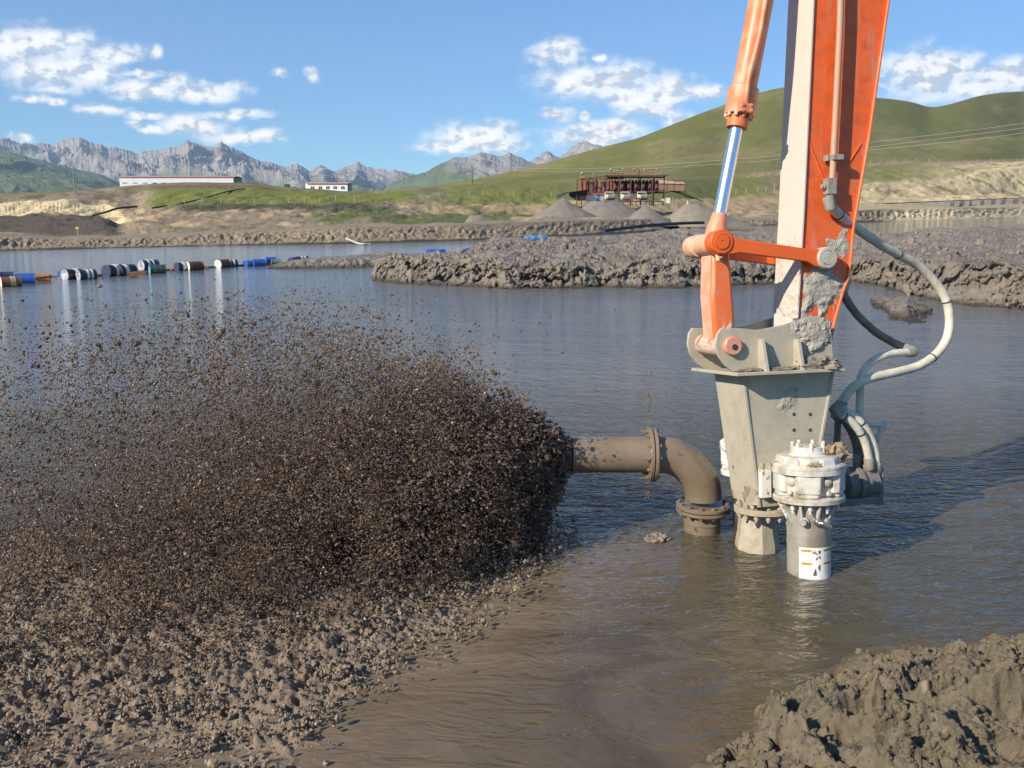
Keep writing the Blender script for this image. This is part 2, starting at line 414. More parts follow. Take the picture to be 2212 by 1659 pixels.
Zt = Zt + np.interp(prm, [6, 6.6, 7.5, 8, 8.01], [0, 5, 5, 0, 0])*hill + np.interp(prm, [6, 6.5, 7.6, 8, 8.01], [0, 7, 6, 0, 0])*(ridged(X/260.+hill*.3, Y/330., 5, 4)-.5)*.55
# gullies down the dyke and the cliffs
gx = U/F*1.0
dyke = ((prm > .9) & (prm < 2.05))
gul = ridged(U*.05+fbm(U*.02, prm*2, 3, 3)*2.2, prm*.9, 1, 5)*(.35+.9*sstep(fbm(U*.006, prm*.5, 3, 3), -.2, .3))
Yd = Y + dyke*np.sin(np.clip(prm-1, 0, 1)*np.pi)*gul*.9*(Y/90)
Zt = Zt + dyke*np.sin(np.clip(prm-1, 0, 1)*np.pi)*(fbm(U*.09, prm*5, 4, 4)*.35)*(Y/90)
cliffL = ((prm > 4) & (prm < 5) & (U < 262)); cliffR = ((prm > 1) & (prm < 2) & (U > 1840))
g2 = ridged(U*.11, prm*.6, 7, 4)
Yd = Yd + np.where(cliffL, g2*.6*np.sin((prm-4)*np.pi), 0) + np.where(cliffR, ridged(U*.07, prm*.5, 2, 4)*3.2*np.sin((prm-1)*np.pi), 0)
slope = (prm > 3) & (prm < 6)
Zt = Zt + slope*(fbm(X*.09, Y*.05, 9, 5)*np.interp(prm, [3, 3.4, 4.6, 5.5, 6], [0, .8, 1.2, .9, .2]))*np.interp(U, [0, 300, 1700, 2212], [.4, .7, 1.3, 4.0])
T = np.stack([X*(Yd/Y), Yd, Zt], -1)
# ---- what grows and lies where
n1 = fbm(X*.05, Y*.03, 2, 5); n2 = fbm(U*.02, prm*2.5, 5, 5); n3 = fbm(U*.08, prm*7, 8, 4)
def c(*k): return np.array(k, float)
grass, grass2, olive = c(.170,.185,.045), c(.170,.175,.050), c(.235,.205,.080)
soil, sand, pale, earth, grey = c(.150,.120,.078), c(.46,.34,.19), c(.66,.52,.30), c(.29,.23,.155), c(.16,.145,.12)
col = np.broadcast_to(earth, T.shape).copy()
def lay(mask, cc):
    global col
    m = np.clip(mask, 0, 1)[..., None]; col = col*(1-m)+cc*m
lay(sstep(n3, -.1, .3)*.6, c(.19,.15,.105))
band = lambda a, b, s=.08: sstep(prm, a-s, a+s)*(1-sstep(prm, b-s, b+s))
lay(band(0, 1.12, .02), c(.07,.06,.045))
lay(band(1.95, 3.05)*1., c(.27,.225,.155))
lay(band(3, 6)*sstep(n2, -.15, .2), soil)
lay(band(3, 5.2)*sstep(n2+.3*n1, -.02, .22), sand)
lay(band(3.0, 4.6)*sstep(fbm(U*.012, prm*1.2, 12, 4)+I(us, [(0,-.5),(650,-.2),(740,.25),(1000,.3),(1150,.1),(1300,-.4),(2212,-.3)]), .0, .2), c(.12,.135,.05))
lay(band(4.0, 5.0, .02)*(1-sstep(U+n3*22+(prm-4.5)*26, 255, 275)), pale)
lay(band(3.05, 4.0, .02)*(1-sstep(U+n3*22+n2*20, 248, 272)), c(.125,.10,.07))
lay(band(5.02, 5.9, .05)*sstep(U+n1*60, 290, 330)*(1-sstep(U, 860, 960)), grass)
lay(band(4.3, 5.05, .12)*sstep(U, 330, 420)*(1-sstep(U, 780, 860)), c(.10,.09,.052))
lay(band(5.82, 6.0, .05)*sstep(U, 250, 290)*(1-sstep(U, 640, 660)), c(.16,.115,.075))
lay(band(4.9, 6.05, .1)*sstep(U, 905, 1000)*(1-sstep(U, 1600, 1750)), grass2)
lay(band(4.05, 5.0, .08)*sstep(U, 900, 960)*(1-sstep(U, 1700, 1800))*sstep(n2, -.35, .1), c(.34,.25,.14))
lay(band(5.0, 5.12, .03)*sstep(U, 1180, 1240)*(1-sstep(U, 1500, 1700)), sand)
# right: sandy hills with turf on top
rgt = sstep(U, 1680, 1800)
lay(band(1.0, 2.1, .03)*sstep(U+n3*30, 1880, 1960), pale*.95)
lay(band(2.1, 6.05)*rgt, c(.42,.34,.20))
lay(band(3.2, 6)*rgt*sstep(n2+I(us, [(0,-1),(1800,-.1),(2212,.25)]), -.05, .25), pale*.92)
lay(band(3.3, 6)*rgt*sstep(n1+.6*n3, .12, .35)*.8, c(.15,.15,.06))
lay(band(5.05, 6.1)*rgt*(1-sstep(U, 1930, 2150))*.8, grass2)
lay(band(5.93, 6.12, .03)*sstep(U, 1560, 1640)*sstep(n3, -.2, .1), c(.38,.25,.15))
# the green hill
hillm = sstep(prm, 6.02, 6.12)
lay(hillm, grass2*.9)
lay(hillm*sstep(fbm(U*.0045+prm*.4, prm*1.1, 4, 4), -.15, .25), olive)
lay(hillm*sstep(fbm(U*.02, prm*6, 14, 5), .0, .4)*.6, c(.17,.145,.07)); lay(hillm*sstep(fbm(U*.05, prm*14, 4, 5), .05, .4)*.45, c(.10,.12,.03))
tr = np.abs(prm-(6.25+(U-1400)/420.*.9)); lay((tr < .035)*((U > 1380) & (U < 1560))*.75, c(.24,.20,.10))
lay((prm > 9)*1., c(.13,.15,.06))
m_ter = attr_mat('terrain_soil_and_turf', .95, 1.1, .5, .25, .15, .30)
o = grid_obj('terrain', T, m_ter, col, kind='structure', label='far shore with dyke, sandy slopes, turf and green hill')
# turf tufts on the dyke and slopes read as relief only; a sheet of plain ground lies under everything
bm = BM(); s = 26000
bm.faces.new([bm.verts.new(p) for p in ((-s,-6000,-1.6),(s,-6000,-1.6),(s,s,-1.6),(-s,s,-1.6))])
build('ground', bm, mat('plain_ground', (.12,.13,.06), (.17,.14,.08), .02, .95, bump=0), kind='structure')
def ground_z(u, k):
    """height of the far shore at picture column u and terrain row k"""
    i = int(np.argmin(np.abs(us-u))); j = int(np.argmin(np.abs(prm[:, i]-k))); return Vector(T[j, i])

# ================================================================== MOUNTAINS
def range_mesh(name, sil, D, depth, foot_z, jag, cols_fn, u0, u1, nc, nr, seed, rough_amp, label, fine=.5):
    uu = np.linspace(u0, u1, nc) if u1-u0 < 2000 else np.concatenate([np.linspace(u0, -62, 100), np.linspace(-60, 1300, nc-180), np.linspace(1305, u1, 80)]); v = I(uu, sil)
    v = v - jag*(fbm(uu*.055, seed, 0, 5, .6))*1.6 - jag*1.1*ridged(uu*.10, seed+4, 0, 4)
    vs_ = I(uu, sil); b2 = (CY-vs_)/F; zs = EYE+D*((-math.sin(PITCH)+b2*math.cos(PITCH))/(math.cos(PITCH)+b2*math.sin(PITCH)))
    ker = np.hanning(31); ker /= ker.sum(); zs = np.convolve(np.pad(zs, 15, 'edge'), ker, 'valid')
    a = (uu-CX)/F; b = (CY-v)/F
    dyv = math.cos(PITCH)+b*math.sin(PITCH); zc = EYE+D*((-math.sin(PITCH)+b*math.cos(PITCH))/dyv)
    t = np.linspace(0, 1.35, nr)[:, None]
    tt = np.clip(t, 0, 1)
    Yg = (D-depth*(1-t))+0*uu[None]; Xg = a[None]/math.cos(PITCH)*Yg
    prof = np.where(t <= 1, tt**1.25*.6+tt*.4, 1-(t-1)*1.6)
    z = foot_z+(zs[None]-foot_z)*prof+(zc-zs)[None]*np.clip(1-np.abs(1-t)*3.2, 0, 1)**1.5
    kx = 1/depth*2.2
    warp = fbm(Xg*kx*1.2, Yg*kx*1.2, seed, 3)*.5
    rd = ridged((Xg*.8+Yg*.6)/2300.+warp, (Yg*.8-Xg*.6)/2300.+warp*1.2, seed, 8, .56)
    mid = np.sin(np.pi*np.clip(t, 0, 1))**.7
    z = z + (rd-.45)*rough_amp*mid*(zc[None]-foot_z).clip(10) + fbm(Xg*kx*9, Yg*kx*5, seed, 4)*rough_amp*.12*(zc[None]-foot_z)*mid
    hh = (z-foot_z)/np.maximum(zc.max()-foot_z, 1)
    Pm = np.stack([Xg, Yg, z], -1)
    gy, gx_ = np.gradient(z); sl = np.abs(gx_)/np.maximum(np.abs(np.gradient(Xg, axis=1)), 1)
    colr = cols_fn(hh, sl, Xg, Yg, rd, np.broadcast_to(uu, z.shape), t)
    return grid_obj(name, Pm, M_MNT, colr, kind='structure', label=label)
M_MNT = attr_mat('mountain_rock', .95, .008, 1.0, 45, .1, .30, .012)
def rocky(hh, sl, x, y, rd, uu, t):
    c0 = np.broadcast_to(np.array([.42,.375,.33]), hh.shape+(3,)).copy()
    n = fbm(x*.002, y*.002, 3, 5)
    k = sstep(n, -.1, .25)[..., None]; c0 = c0*(1-k)+np.array([.33,.30,.275])*k
    g = (1-sstep(hh+n*.25, .22, .42))[..., None]; c0 = c0*(1-g)+np.array([.15,.20,.09])*g
    s = (sstep(rd*-1+n*.6, -.20, -.08)*sstep(hh, .42, .6))[..., None]*(sstep(fbm(x*.0009, y*.0009, 9, 3), .05, .2))[..., None]
    return c0*(1-s)+np.array([.8,.8,.8])*s
def green(hh, sl, x, y, rd, uu, t):
    n = fbm(x*.004, y*.004, 3, 5); c0 = np.broadcast_to(np.array([.15,.185,.085]), hh.shape+(3,)).copy()
    k = sstep(n+hh*.35-.25, 0, .3)[..., None]; c0 = c0*(1-k)+np.array([.20,.20,.12])*k
    r = (sstep(uu, 960, 1000)*sstep(hh+n*.5, .42, .62))[..., None]
    return c0*(1-r)+np.array([.37,.34,.31])*r
SIL_B = [(-900,330),(-400,305),(-150,320),(0,316),(34,314),(74,308),(101,315),(141,311),(161,315),(181,306),(200,302),(215,297),(235,308),(259,313),(272,321),(289,320),(309,325),(323,331),(330,333),
 (353,326),(380,326),(400,320),(417,318),(428,314),(437,303),(447,308),(464,315),(484,322),(494,318),(507,307),(521,317),(541,326),(564,340),(588,350),(605,353),(638,363),(648,357),(662,357),(689,371),
 (711,358),(739,373),(756,364),(772,359),(785,350),(801,359),(823,368),(851,376),(865,370),(896,377),(950,385),(1100,372),(1150,352),(1176,330),(1202,343),(1225,326),(1251,315),(1275,322),(1400,330),(1700,320),(2212,330),(3200,320)]
range_mesh('mountain_range', SIL_B, 11500, 4300, 0, 3.2, rocky, -900, 3200, 1500, 190, 3, .80, 'grey rocky mountain range far beyond the plain')
SIL_C = [(780,460),(830,418),(862,391),(896,380),(927,373),(940,364),(961,354),(989,341),(1014,341),(1030,335),(1042,329),(1059,333),(1079,338),(1090,335),(1101,329),(1112,335),(1124,340),(1141,348),(1200,372),(1300,440)]
range_mesh('green_mountain_spur', SIL_C, 7600, 2300, 0, 1.6, green, 780, 1300, 420, 130, 8, .5, 'green and grey mountain spur behind the green hill')
SIL_A = [(-900,300),(-300,318),(0,328),(30,324),(67,327),(95,335),(111,342),(134,346),(150,352),(168,357),(208,367),(255,378),(289,394),(340,430),(400,470)]
range_mesh('green_foothill', SIL_A, 7000, 2500, 0, 1.4, green, -900, 400, 700, 130, 15, .42, 'green foothill in front of the grey range at left')

# ================================================================== WATER
m = bpy.data.materials.new('muddy_water'); m.use_nodes = True; Tn = N(m.node_tree)
b = m.node_tree.nodes['Principled BSDF']; v = Tn.new('ShaderNodeTexCoord').outputs['Object']
s = Tn.new('ShaderNodeSeparateXYZ'); Tn.l.new(v, s.inputs[0])
# silt stirred up by the pump: distance from the foot of the pump, with swirling edges
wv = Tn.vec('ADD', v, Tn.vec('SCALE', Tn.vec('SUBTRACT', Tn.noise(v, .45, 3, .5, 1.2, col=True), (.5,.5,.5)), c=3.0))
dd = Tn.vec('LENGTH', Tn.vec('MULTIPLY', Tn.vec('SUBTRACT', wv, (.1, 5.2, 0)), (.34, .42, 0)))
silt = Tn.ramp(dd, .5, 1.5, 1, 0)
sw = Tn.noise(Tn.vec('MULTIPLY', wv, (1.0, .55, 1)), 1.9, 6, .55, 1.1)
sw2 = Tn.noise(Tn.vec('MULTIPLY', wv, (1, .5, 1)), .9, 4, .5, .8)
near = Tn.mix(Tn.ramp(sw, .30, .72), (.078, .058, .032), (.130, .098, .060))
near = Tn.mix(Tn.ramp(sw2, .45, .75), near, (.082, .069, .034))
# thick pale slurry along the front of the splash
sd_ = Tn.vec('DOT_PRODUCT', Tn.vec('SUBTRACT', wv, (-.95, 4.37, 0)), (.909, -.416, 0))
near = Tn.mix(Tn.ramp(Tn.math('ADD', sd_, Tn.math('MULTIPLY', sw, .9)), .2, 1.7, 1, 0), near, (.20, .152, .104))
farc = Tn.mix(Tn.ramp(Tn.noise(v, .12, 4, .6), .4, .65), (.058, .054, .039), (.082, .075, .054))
farc = Tn.mix(Tn.ramp(s.outputs[1], 9.5, 17), farc, Tn.mix(Tn.ramp(Tn.noise(v, .10, 4, .6), .4, .65), (.150, .165, .170), (.190, .195, .190)))  # silvery sky reflection painted into the water beyond the pump; shaded zone left dark
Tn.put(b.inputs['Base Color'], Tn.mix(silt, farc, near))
b.inputs['IOR'].default_value = 1.42; b.inputs['Roughness'].default_value = .06
wd = Tn.new('ShaderNodeMapping'); wd.inputs['Rotation'].default_value = (0, 0, R(14)); wd.inputs['Scale'].default_value = (.42, 1, 1)
Tn.l.new(v, wd.inputs[0]); wd2 = Tn.new('ShaderNodeMapping'); wd2.inputs['Rotation'].default_value = (0, 0, R(-22)); wd2.inputs['Scale'].default_value = (.5, 1, 1)
Tn.l.new(v, wd2.inputs[0])
rip = Tn.noise(wd.outputs[0], 4.6, 3, .55, .6); rip2 = Tn.noise(wd2.outputs[0], 9.5, 3, .6, .3); swell = Tn.noise(wd.outputs[0], 1.1, 2, .5)
calm = Tn.ramp(Tn.noise(v, .05, 3, .5), .35, .6, .55, 1.0)
crest = Tn.math('SUBTRACT', 1.0, Tn.math('ABSOLUTE', Tn.math('MULTIPLY', Tn.math('SUBTRACT', rip, .5), 2.6)))
h = Tn.math('ADD', Tn.math('ADD', Tn.math('MULTIPLY', crest, .36), Tn.math('MULTIPLY', rip2, .30)), Tn.math('MULTIPLY', swell, .8))
still = Tn.math('MULTIPLY', calm, Tn.ramp(silt, 0, 1, 1, .5))
h = Tn.math('MULTIPLY', h, still)
# smoother water far away on the second pond
h = Tn.math('MULTIPLY', h, Tn.ramp(s.outputs[1], 14, 55, 1.05, .18))
Tn.put(b.inputs['Normal'], Tn.bump(h, 1.0, .125))
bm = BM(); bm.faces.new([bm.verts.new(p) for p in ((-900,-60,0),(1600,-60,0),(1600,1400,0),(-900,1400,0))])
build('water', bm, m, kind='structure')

# ================================================================== MUD BANKS
def mud_mat(name, wet=.45, fine=3.5):
    m = bpy.data.materials.new(name); m.use_nodes = True; T = N(m.node_tree)
    b = m.node_tree.nodes['Principled BSDF']; v = T.new('ShaderNodeTexCoord').outputs['Object']
    a = T.new('ShaderNodeAttribute', attribute_name='Col').outputs['Color']
    n = T.noise(v, fine, 8, .7); k = T.ramp(n, .25, .75, .62, 1.35, False)
    T.put(b.inputs['Base Color'], T.vec('SCALE', a, c=k))
    w = T.ramp(T.noise(v, fine*.35, 4, .6), .35, .65)
    T.put(b.inputs['Roughness'], T.ramp(w, 0, 1, wet, .95)); b.inputs['Specular IOR Level'].default_value = .5
    T.put(b.inputs['Normal'], T.bump(T.noise(v, fine*2.2, 8, .72), 1.0, .25/fine))
    return m
M_BANK = mud_mat('bank_mud', .55, 1.6)
def mud_bank(name, uu, foot, face, back, dface, dback, nrs, seed, amp, label, basecol=(.245,.21,.17), fq=1.0):
    vf = I(uu, foot); Df = footD(vf); vt = I(uu, face); vb = I(uu, back); db = I(uu, dback)
    keys = [(vf+14, Df-1.4), (vf, Df), (vt, Df+dface), ((vt*.45+vb*.55), Df+dface+db*.5), (vb, Df+dface+db), (vb+16, Df+dface+db*1.12+2.0)]
    P, pr = lerp_rows(keys, uu, nrs)
    endt = np.minimum(1, np.minimum((uu-uu[0])/30, (uu[-1]-uu)/30))[None]
    x, y, z = P[..., 0], P[..., 1], P[..., 2]
    k = np.interp(pr, [0, 1, 1.5, 2, 3, 4, 4.6, 5], [.2, .35, 1, .9, .8, .55, .3, .3])
    big = fbm(x*.35*fq, y*.3*fq, seed, 5, .6); lump = ridged(x*.75*fq, y*.55*fq, seed+3, 6, .62)-.4
    gull = ridged(x*.7*fq+fbm(x*.5, y*.5, 9)*1.6, y*.3+z*1.1, seed+5, 6, .6)
    z = z + amp*k*(big*.8-lump*.5) + amp*.15*k*fbm(x*4, y*4, 1, 4)
    yy = y + np.interp(pr, [0, .9, 1.4, 2, 2.5], [.2, .5, 1, .6, 0])*gull*amp*1.6
    z = np.where(pr < 1.3, z*1.0-.0, z)
    z = z*endt-(1-endt)*.5
    colr = np.broadcast_to(np.array(basecol), P.shape).copy()
    n = fbm(x*.5, y*.4, seed+1, 5); n2 = fbm(x*1.6, y*1.4, seed+8, 4)
    def L(mk, cc):
        nonlocal colr
        mk = np.clip(mk, 0, 1)[..., None]; colr = colr*(1-mk)+np.array(cc)*mk
    L(sstep(n, 0, .3)*.7, (.275,.225,.165)); L(sstep(n2, .1, .35)*.6, (.185,.152,.118))
    L(sstep(n2+n*.5, .30, .48)*.75*(pr > 1.3), (.37,.34,.30))
    L(sstep(fbm(x*.3, y*.3, seed+20, 3), .15, .4)*.6, (.15,.125,.10))
    L((1-sstep(z, .0, .22)), (.062,.046,.03))
    P = np.stack([x*(yy/y), yy, z], -1)
    global BANK_P; BANK_P = P
    return grid_obj(name, P, M_BANK, colr, kind='structure', label=label)
mud_bank('mud_bank', np.concatenate([np.linspace(782, 2250, 980), np.linspace(2260, 3600, 80)]),
 [(782,606),(870,612),(950,617),(1100,626),(1250,624),(1500,621),(1690,615),(1840,610),(1900,618),(1960,638),(2034,655),(2212,670),(3600,720)],
 [(782,603),(800,586),(830,566),(862,560),(900,566),(960,575),(1040,572),(1100,573),(1500,572),(1690,570),(1840,556),(2034,575),(2212,590),(3600,610)],
 [(782,604),(800,582),(830,563),(862,557),(900,560),(960,560),(1000,546),(1040,524),(1070,513),(1130,514),(1250,511),(1350,508),(1420,500),(1480,492),(1560,497),(1650,500),(1760,512),(1860,515),(1900,508),(1960,501),(2000,494),(2212,489),(3600,485)],
 1.1, [(782,1),(862,3),(1000,8),(1070,17),(1500,28),(1800,26),(2212,38),(3600,50)],
 [4, 40, 46, 50, 10], 31, .78, 'large lumpy mud bank between the two ponds')
PB = BANK_P; cl = []; cs = []
for i in range(9000):
    j = int(RNG.integers(8, PB.shape[0]-25)); k = int(RNG.integers(10, 960)); q = PB[j, k]
    if q[2] < .05 or perlin(q[0]*.6, q[1]*.6, 3.) < RNG.normal(0, .25): continue
    r = min(.26, .035*math.exp(RNG.normal()*.65)); cl.append((q[0]+RNG.normal(0, .1), q[1]+RNG.normal(0, .1), q[2]+r*.25)); cs.append((r, r*RNG.uniform(.6, 1.2), r*RNG.uniform(.6, 1)))
scatter('bank_clods', cl, cs, mat('bank_clod_mud', (.27,.22,.165), (.18,.15,.115), 6, .8, bump=.6, bscale=20, bdist=.02), [(3, 1.3, 1.6, (1,1,1)), (2, 1.1, 1.3, (1.3,.8,.7))], kind='stuff', label='clods of mud strewn over the bank between the ponds')
mud_bank('mud_spit', np.linspace(548, 1090, 330),
 [(548,582),(610,582),(700,580),(800,578),(1090,578)], [(548,581),(600,574),(640,566),(690,562),(800,560),(1090,556)],
 [(548,581),(600,570),(640,562),(690,556),(743,553),(800,549),(830,543),(880,547),(950,545),(1090,541)],
 1.2, [(548,2),(700,5),(1090,9)], [3, 16, 14, 14, 6], 77, .30, 'low mud spit beside the floating drums', fq=1.8)
mud_bank('mud_islet', np.linspace(1855, 2040, 240),
 [(1855,656),(1905,668),(1925,688),(1960,689),(1985,686),(2040,676)], [(1855,652),(1905,656),(1925,664),(1960,662),(1985,670),(2040,674)],
 [(1855,648),(1880,641),(1905,643),(1925,650),(1960,640),(1985,656),(2040,673)],
 .7, [(1855,1.2),(1960,2.5),(2040,.8)], [3, 20, 16, 14, 6], 55, .32, 'small crumbly mud islet right of the arm', fq=2.6)

# near bank, bottom right, that the camera stands on
xs = np.concatenate([np.linspace(-9, .9, 50), np.linspace(.92, 4.6, 520), np.linspace(4.65, 10, 45)])
ys = np.concatenate([np.linspace(-9, 3.3, 55), np.linspace(3.32, 6.7, 480)])
sh = [on(u, v) for u, v in ((1440,1700),(1500,1662),(1560,1628),(1625,1590),(1640,1545),(1700,1505),(1790,1455),(1860,1412))]
sx = [-9, .2, .9]+[p.x for p in sh]+[2.75, 3.3, 4.2, 10]; sy = [3.0, 3.4, 3.7]+[p.y for p in sh]+[5.75, 5.75, 5.6, 5.4]
xx, yy = np.meshgrid(xs, ys); wob = fbm(xx*1.5, yy*1.5, 4, 4)
d = np.interp(xx, sx, sy)-yy+wob*.22
base = .17*sstep(d, -.12, .55)+.10*sstep(d, .5, 1.6)+.75*sstep(d, 1.8, 4.6)-.12*(1-sstep(d, -.4, .0))
ridge1 = ridged(xx*1.2+wob*.5, yy*1.2, 6, 4, .48); lumps = ridged(xx*3.6, yy*3.6+wob, 16, 3, .5)
kk = sstep(d, -.08, .25)
zz = base + kk*((.42-ridge1)*.19+(.4-lumps)*.075+(fbm(xx*8, yy*8, 2, 4, .55)*.040+np.abs(fbm(xx*19, yy*19, 2, 3, .5))*.022)*(.22+.9*sstep(fbm(xx*1.5, yy*1.5, 60, 4), -.08, .16))+sstep(fbm(xx*2.6, yy*2.6, 77, 4, .5), .02, .14)*.065+sstep(fbm(xx*6, yy*6, 97, 3, .5), .05, .16)*.025) + wob*.07*kk
# a hollow with a deep shadow, as left by the bucket
def dent(cx_, cy_, rx, ry, dep):
    global zz
    q = ((xx-cx_)/rx)**2+((yy-cy_)/ry)**2; zz = zz-dep*np.exp(-q*1.4)+dep*.55*np.exp(-((np.sqrt(q)-1.35)/.35)**2)*kk
for u, v, rx, ry, dp in ((1905,1530,.20,.13,.17),(2120,1475,.22,.10,.13),(1700,1575,.10,.07,.10),(1990,1600,.16,.1,.08)):
    p = on(u, v, .3); dent(p.x, p.y, rx, ry, dp)
colr = np.broadcast_to(np.array((.150,.122,.074)), zz.shape+(3,)).copy()
n = fbm(xx*1.7, yy*1.7, 3, 5); n2 = fbm(xx*6, yy*6, 9, 4)
for mk, cc in ((sstep(n, -.05, .3)*.7, (.20,.158,.105)), (sstep(n2, .05, .35)*.5, (.135,.112,.066)), (sstep(n2-n, .42, .62)*.6, (.36,.32,.23)), (1-sstep(zz, .0, .07), (.12,.09,.05))):
    mk = np.clip(mk, 0, 1)[..., None]; colr = colr*(1-mk)+np.array(cc)*mk
M_NEAR = mud_mat('near_mud', .42, 16)
grid_obj('near_mud_bank', np.stack([xx, yy, zz], -1), M_NEAR, colr, kind='structure', label='dug mud bank at the lower right edge')
def near_z(x, y):
    i = int(np.argmin(abs(ys-y))); j = int(np.argmin(abs(xs-x))); return float(zz[i, j])
# loose clods and pebbles on it
pts = []; scl = []
while len(pts) < 19000:
    x = RNG.uniform(1.0, 4.6); y = RNG.uniform(3.4, 5.9); z = near_z(x, y)
    if z < .03: continue
    if RNG.random() > .10+1.7*max(0, perlin(x*2.3, y*2.3, 8.)+.10): continue
    r = min(.045, .0058*math.exp(RNG.normal()*.62)); pts.append((x, y, z+r*.3)); scl.append((r, r*RNG.uniform(.6, 1.2), r*RNG.uniform(.6, 1)))
m_clod = mat('clod_mud', (.21,.17,.11), (.14,.112,.07), 20, .8, bump=.7, bscale=60, bdist=.006)
scatter('mud_clods', pts, scl, m_clod, [(3, 1.1, 1.6, (1,1,1)), (2, .9, 1.3, (1.3,.8,.7)), (3, 1.4, 2.2, (.9,1,1.1))], kind='stuff', label='loose crumbs and clods of mud on the near bank')

# ================================================================== MUD SPRAY
NZ = at(1240, 983, 7.9)          # mouth of the pipe
fr = [on(u, v) for u, v in ((1215,1212),(1185,1250),(1120,1320),(1010,1400),(900,1455),(800,1530),(700,1640),(560,1800))]
fx = [p.x for p in fr][::-1]; fy = [p.y for p in fr][::-1]
xg = np.arange(-7.2, 1.0, .0135); yg = np.concatenate([np.arange(3.2, 6.6, .0135), np.arange(6.6, 8.8, .024)])
xx, yy = np.meshgrid(xg, yg)
fy_x = np.interp(xx, [-9]+fx, [3.2]+fy)
nn = fbm(xx*1.3, yy*1.3, 21, 4)
dm = np.minimum(yy-fy_x, np.minimum((8.1-.0*xx)-yy, .55-xx*1.0))+nn*.8+fbm(xx*5, yy*5, 8, 4)*.35
mk = sstep(dm, -.15, 1.2)
rough = ridged(xx*6.2+nn*2, yy*6.2, 31, 5, .62)
cell = np.abs(fbm(xx*13, yy*13, 5, 4, .6)); hole = sstep(fbm(xx*8.5, yy*8.5, 51, 3), .10, .35)
zz2 = -.018+mk*(.030+(rough-.35)*.085+cell*.07-hole*.055+fbm(xx*26, yy*26, 3, 3)*.026)+mk*.03*sstep(dm, .6, 2.2)*(1+2*nn)
colr = np.broadcast_to(np.array((.265,.198,.138)), zz2.shape+(3,)).copy()
for q, cc in ((sstep(nn, -.1, .3)*.6, (.225,.17,.12)), (hole*.5, (.13,.095,.065)), (sstep(rough, .55, .8)*.4, (.31,.245,.18))):
    q = np.clip(q, 0, 1)[..., None]; colr = colr*(1-q)+np.array(cc)*q
M_CHURN = mud_mat('churned_wet_mud', .34, 12)
grid_obj('churned_mud', np.stack([xx, yy, zz2], -1), M_CHURN, colr, kind='stuff', label='froth of falling mud pocking the water surface')

# droplets thrown out of the pipe, followed along their flight
n = 2100000
az = R(1)*RNG.triangular(-60, 14, 64, n)                       # towards the camera is positive
el = R(1)*RNG.triangular(-52, 5, 54, n)
spd = np.clip(RNG.normal(7.2, 1.6, n), 1.0, 10.5)
slow = RNG.random(n) < .17; spd = np.where(slow, RNG.uniform(2.4, 5.5, n), spd)
# bursts: directions come in lumps
burst = fbm(az*6.5, el*6.5, spd*.35, 4, .65)
vx = -np.cos(el)*np.cos(az)*spd; vy = -np.cos(el)*np.sin(az)*spd*.88; vz = np.minimum(np.sin(el)*spd, 4.75+RNG.normal(0, .28, n))
g = 9.81; z0 = NZ.z+RNG.uniform(-.13, .13, n)
tl = (vz+np.sqrt(vz*vz+2*g*np.maximum(z0, .05)))/g
t = tl*RNG.random(n)**.50
k = (1-.16*t)
x = NZ.x+RNG.uniform(-.14, .02, n)+vx*t*k; y = NZ.y+RNG.uniform(-.13, .13, n)+vy*t*k; z = z0+vz*t-.5*g*t*t
# the flow breaks into clots
clot = fbm(x*2.6, y*2.6, z*2.6+3, 4, .6)
dist = np.sqrt((x-NZ.x)**2+(y-NZ.y)**2+(z-NZ.z)**2)
acc = np.clip(.40+burst*2.9+clot*2.9, .012, 1)*np.interp(dist, [0, .5, 1.5, 3, 6], [1, 1, .85, .95, 1])
dist = np.sqrt((x-NZ.x)**2+(y-NZ.y)**2+(z-NZ.z)**2)
fyx = np.interp(x, [-9]+fx, [3.2]+fy)
out = np.clip((fyx-y)/.35, 0, 1)                # little falls short of the front edge of the splash
acc *= (1-.93*out)
keep = (RNG.random(n) < acc*.74) & (z > .0) & (x > -8.3) & (y > 3.0)
x, y, z, t, dist = x[keep], y[keep], z[keep], t[keep], dist[keep]; nk = len(x)
r = .0042*np.exp(RNG.normal(0, .42, nk)); r = np.where(RNG.random(nk) < .02, r*1.9, r)
r = r*np.interp(dist, [0, .35, 1.0, 2.2, 5], [3.0, 2.2, 1.35, 1.05, 1.0]); r = np.minimum(r, .04)
scl = np.stack([r*RNG.uniform(.45, 1.1, nk), r*RNG.uniform(.8, 2.1, nk), r*RNG.uniform(.45, 1.0, nk)], -1)
thin = (RNG.random(nk) < .2) & (r < .008); scl[thin] *= np.array([.45, 2.4, .45])
m_drop = mat('flying_mud', (.100,.068,.045), (.200,.140,.092), 9, .50, bump=0, r2=.30, spec=.4)
m_fall = mat('fallen_mud', (.20,.148,.10), (.29,.225,.16), 9, .60, bump=0, r2=.40, spec=.4)
print('SPRAY', nk)
SPRAY_N = nk
scatter('mud_spray', np.stack([x, y, z], -1), scl, m_drop, [(2, 1.3, 1.3, (1,1,1)), (2, 1.9, 1.8, (1,1,.8)), (3, 2.3, 1.9, (1.2,.9,1)), (1, .9, 1.2, (1,1,1))],
        kind='stuff', label='spray of dark wet mud bursting from the open pipe end')
sx_ = RNG.uniform(-6.6, .6, 90000); sy_ = 3.3+4.7*RNG.random(90000)**1.2
fr_ = np.interp(sx_, [-9]+fx, [3.2]+fy); kp = (sy_ > fr_-.15+1.1*RNG.random(90000)) & (fbm(sx_*3, sy_*3, 71, 4) > RNG.normal(.02, .12, 90000))
sx_, sy_ = sx_[kp], sy_[kp]; rr = .0062*np.exp(RNG.normal(0, .5, len(sx_)))
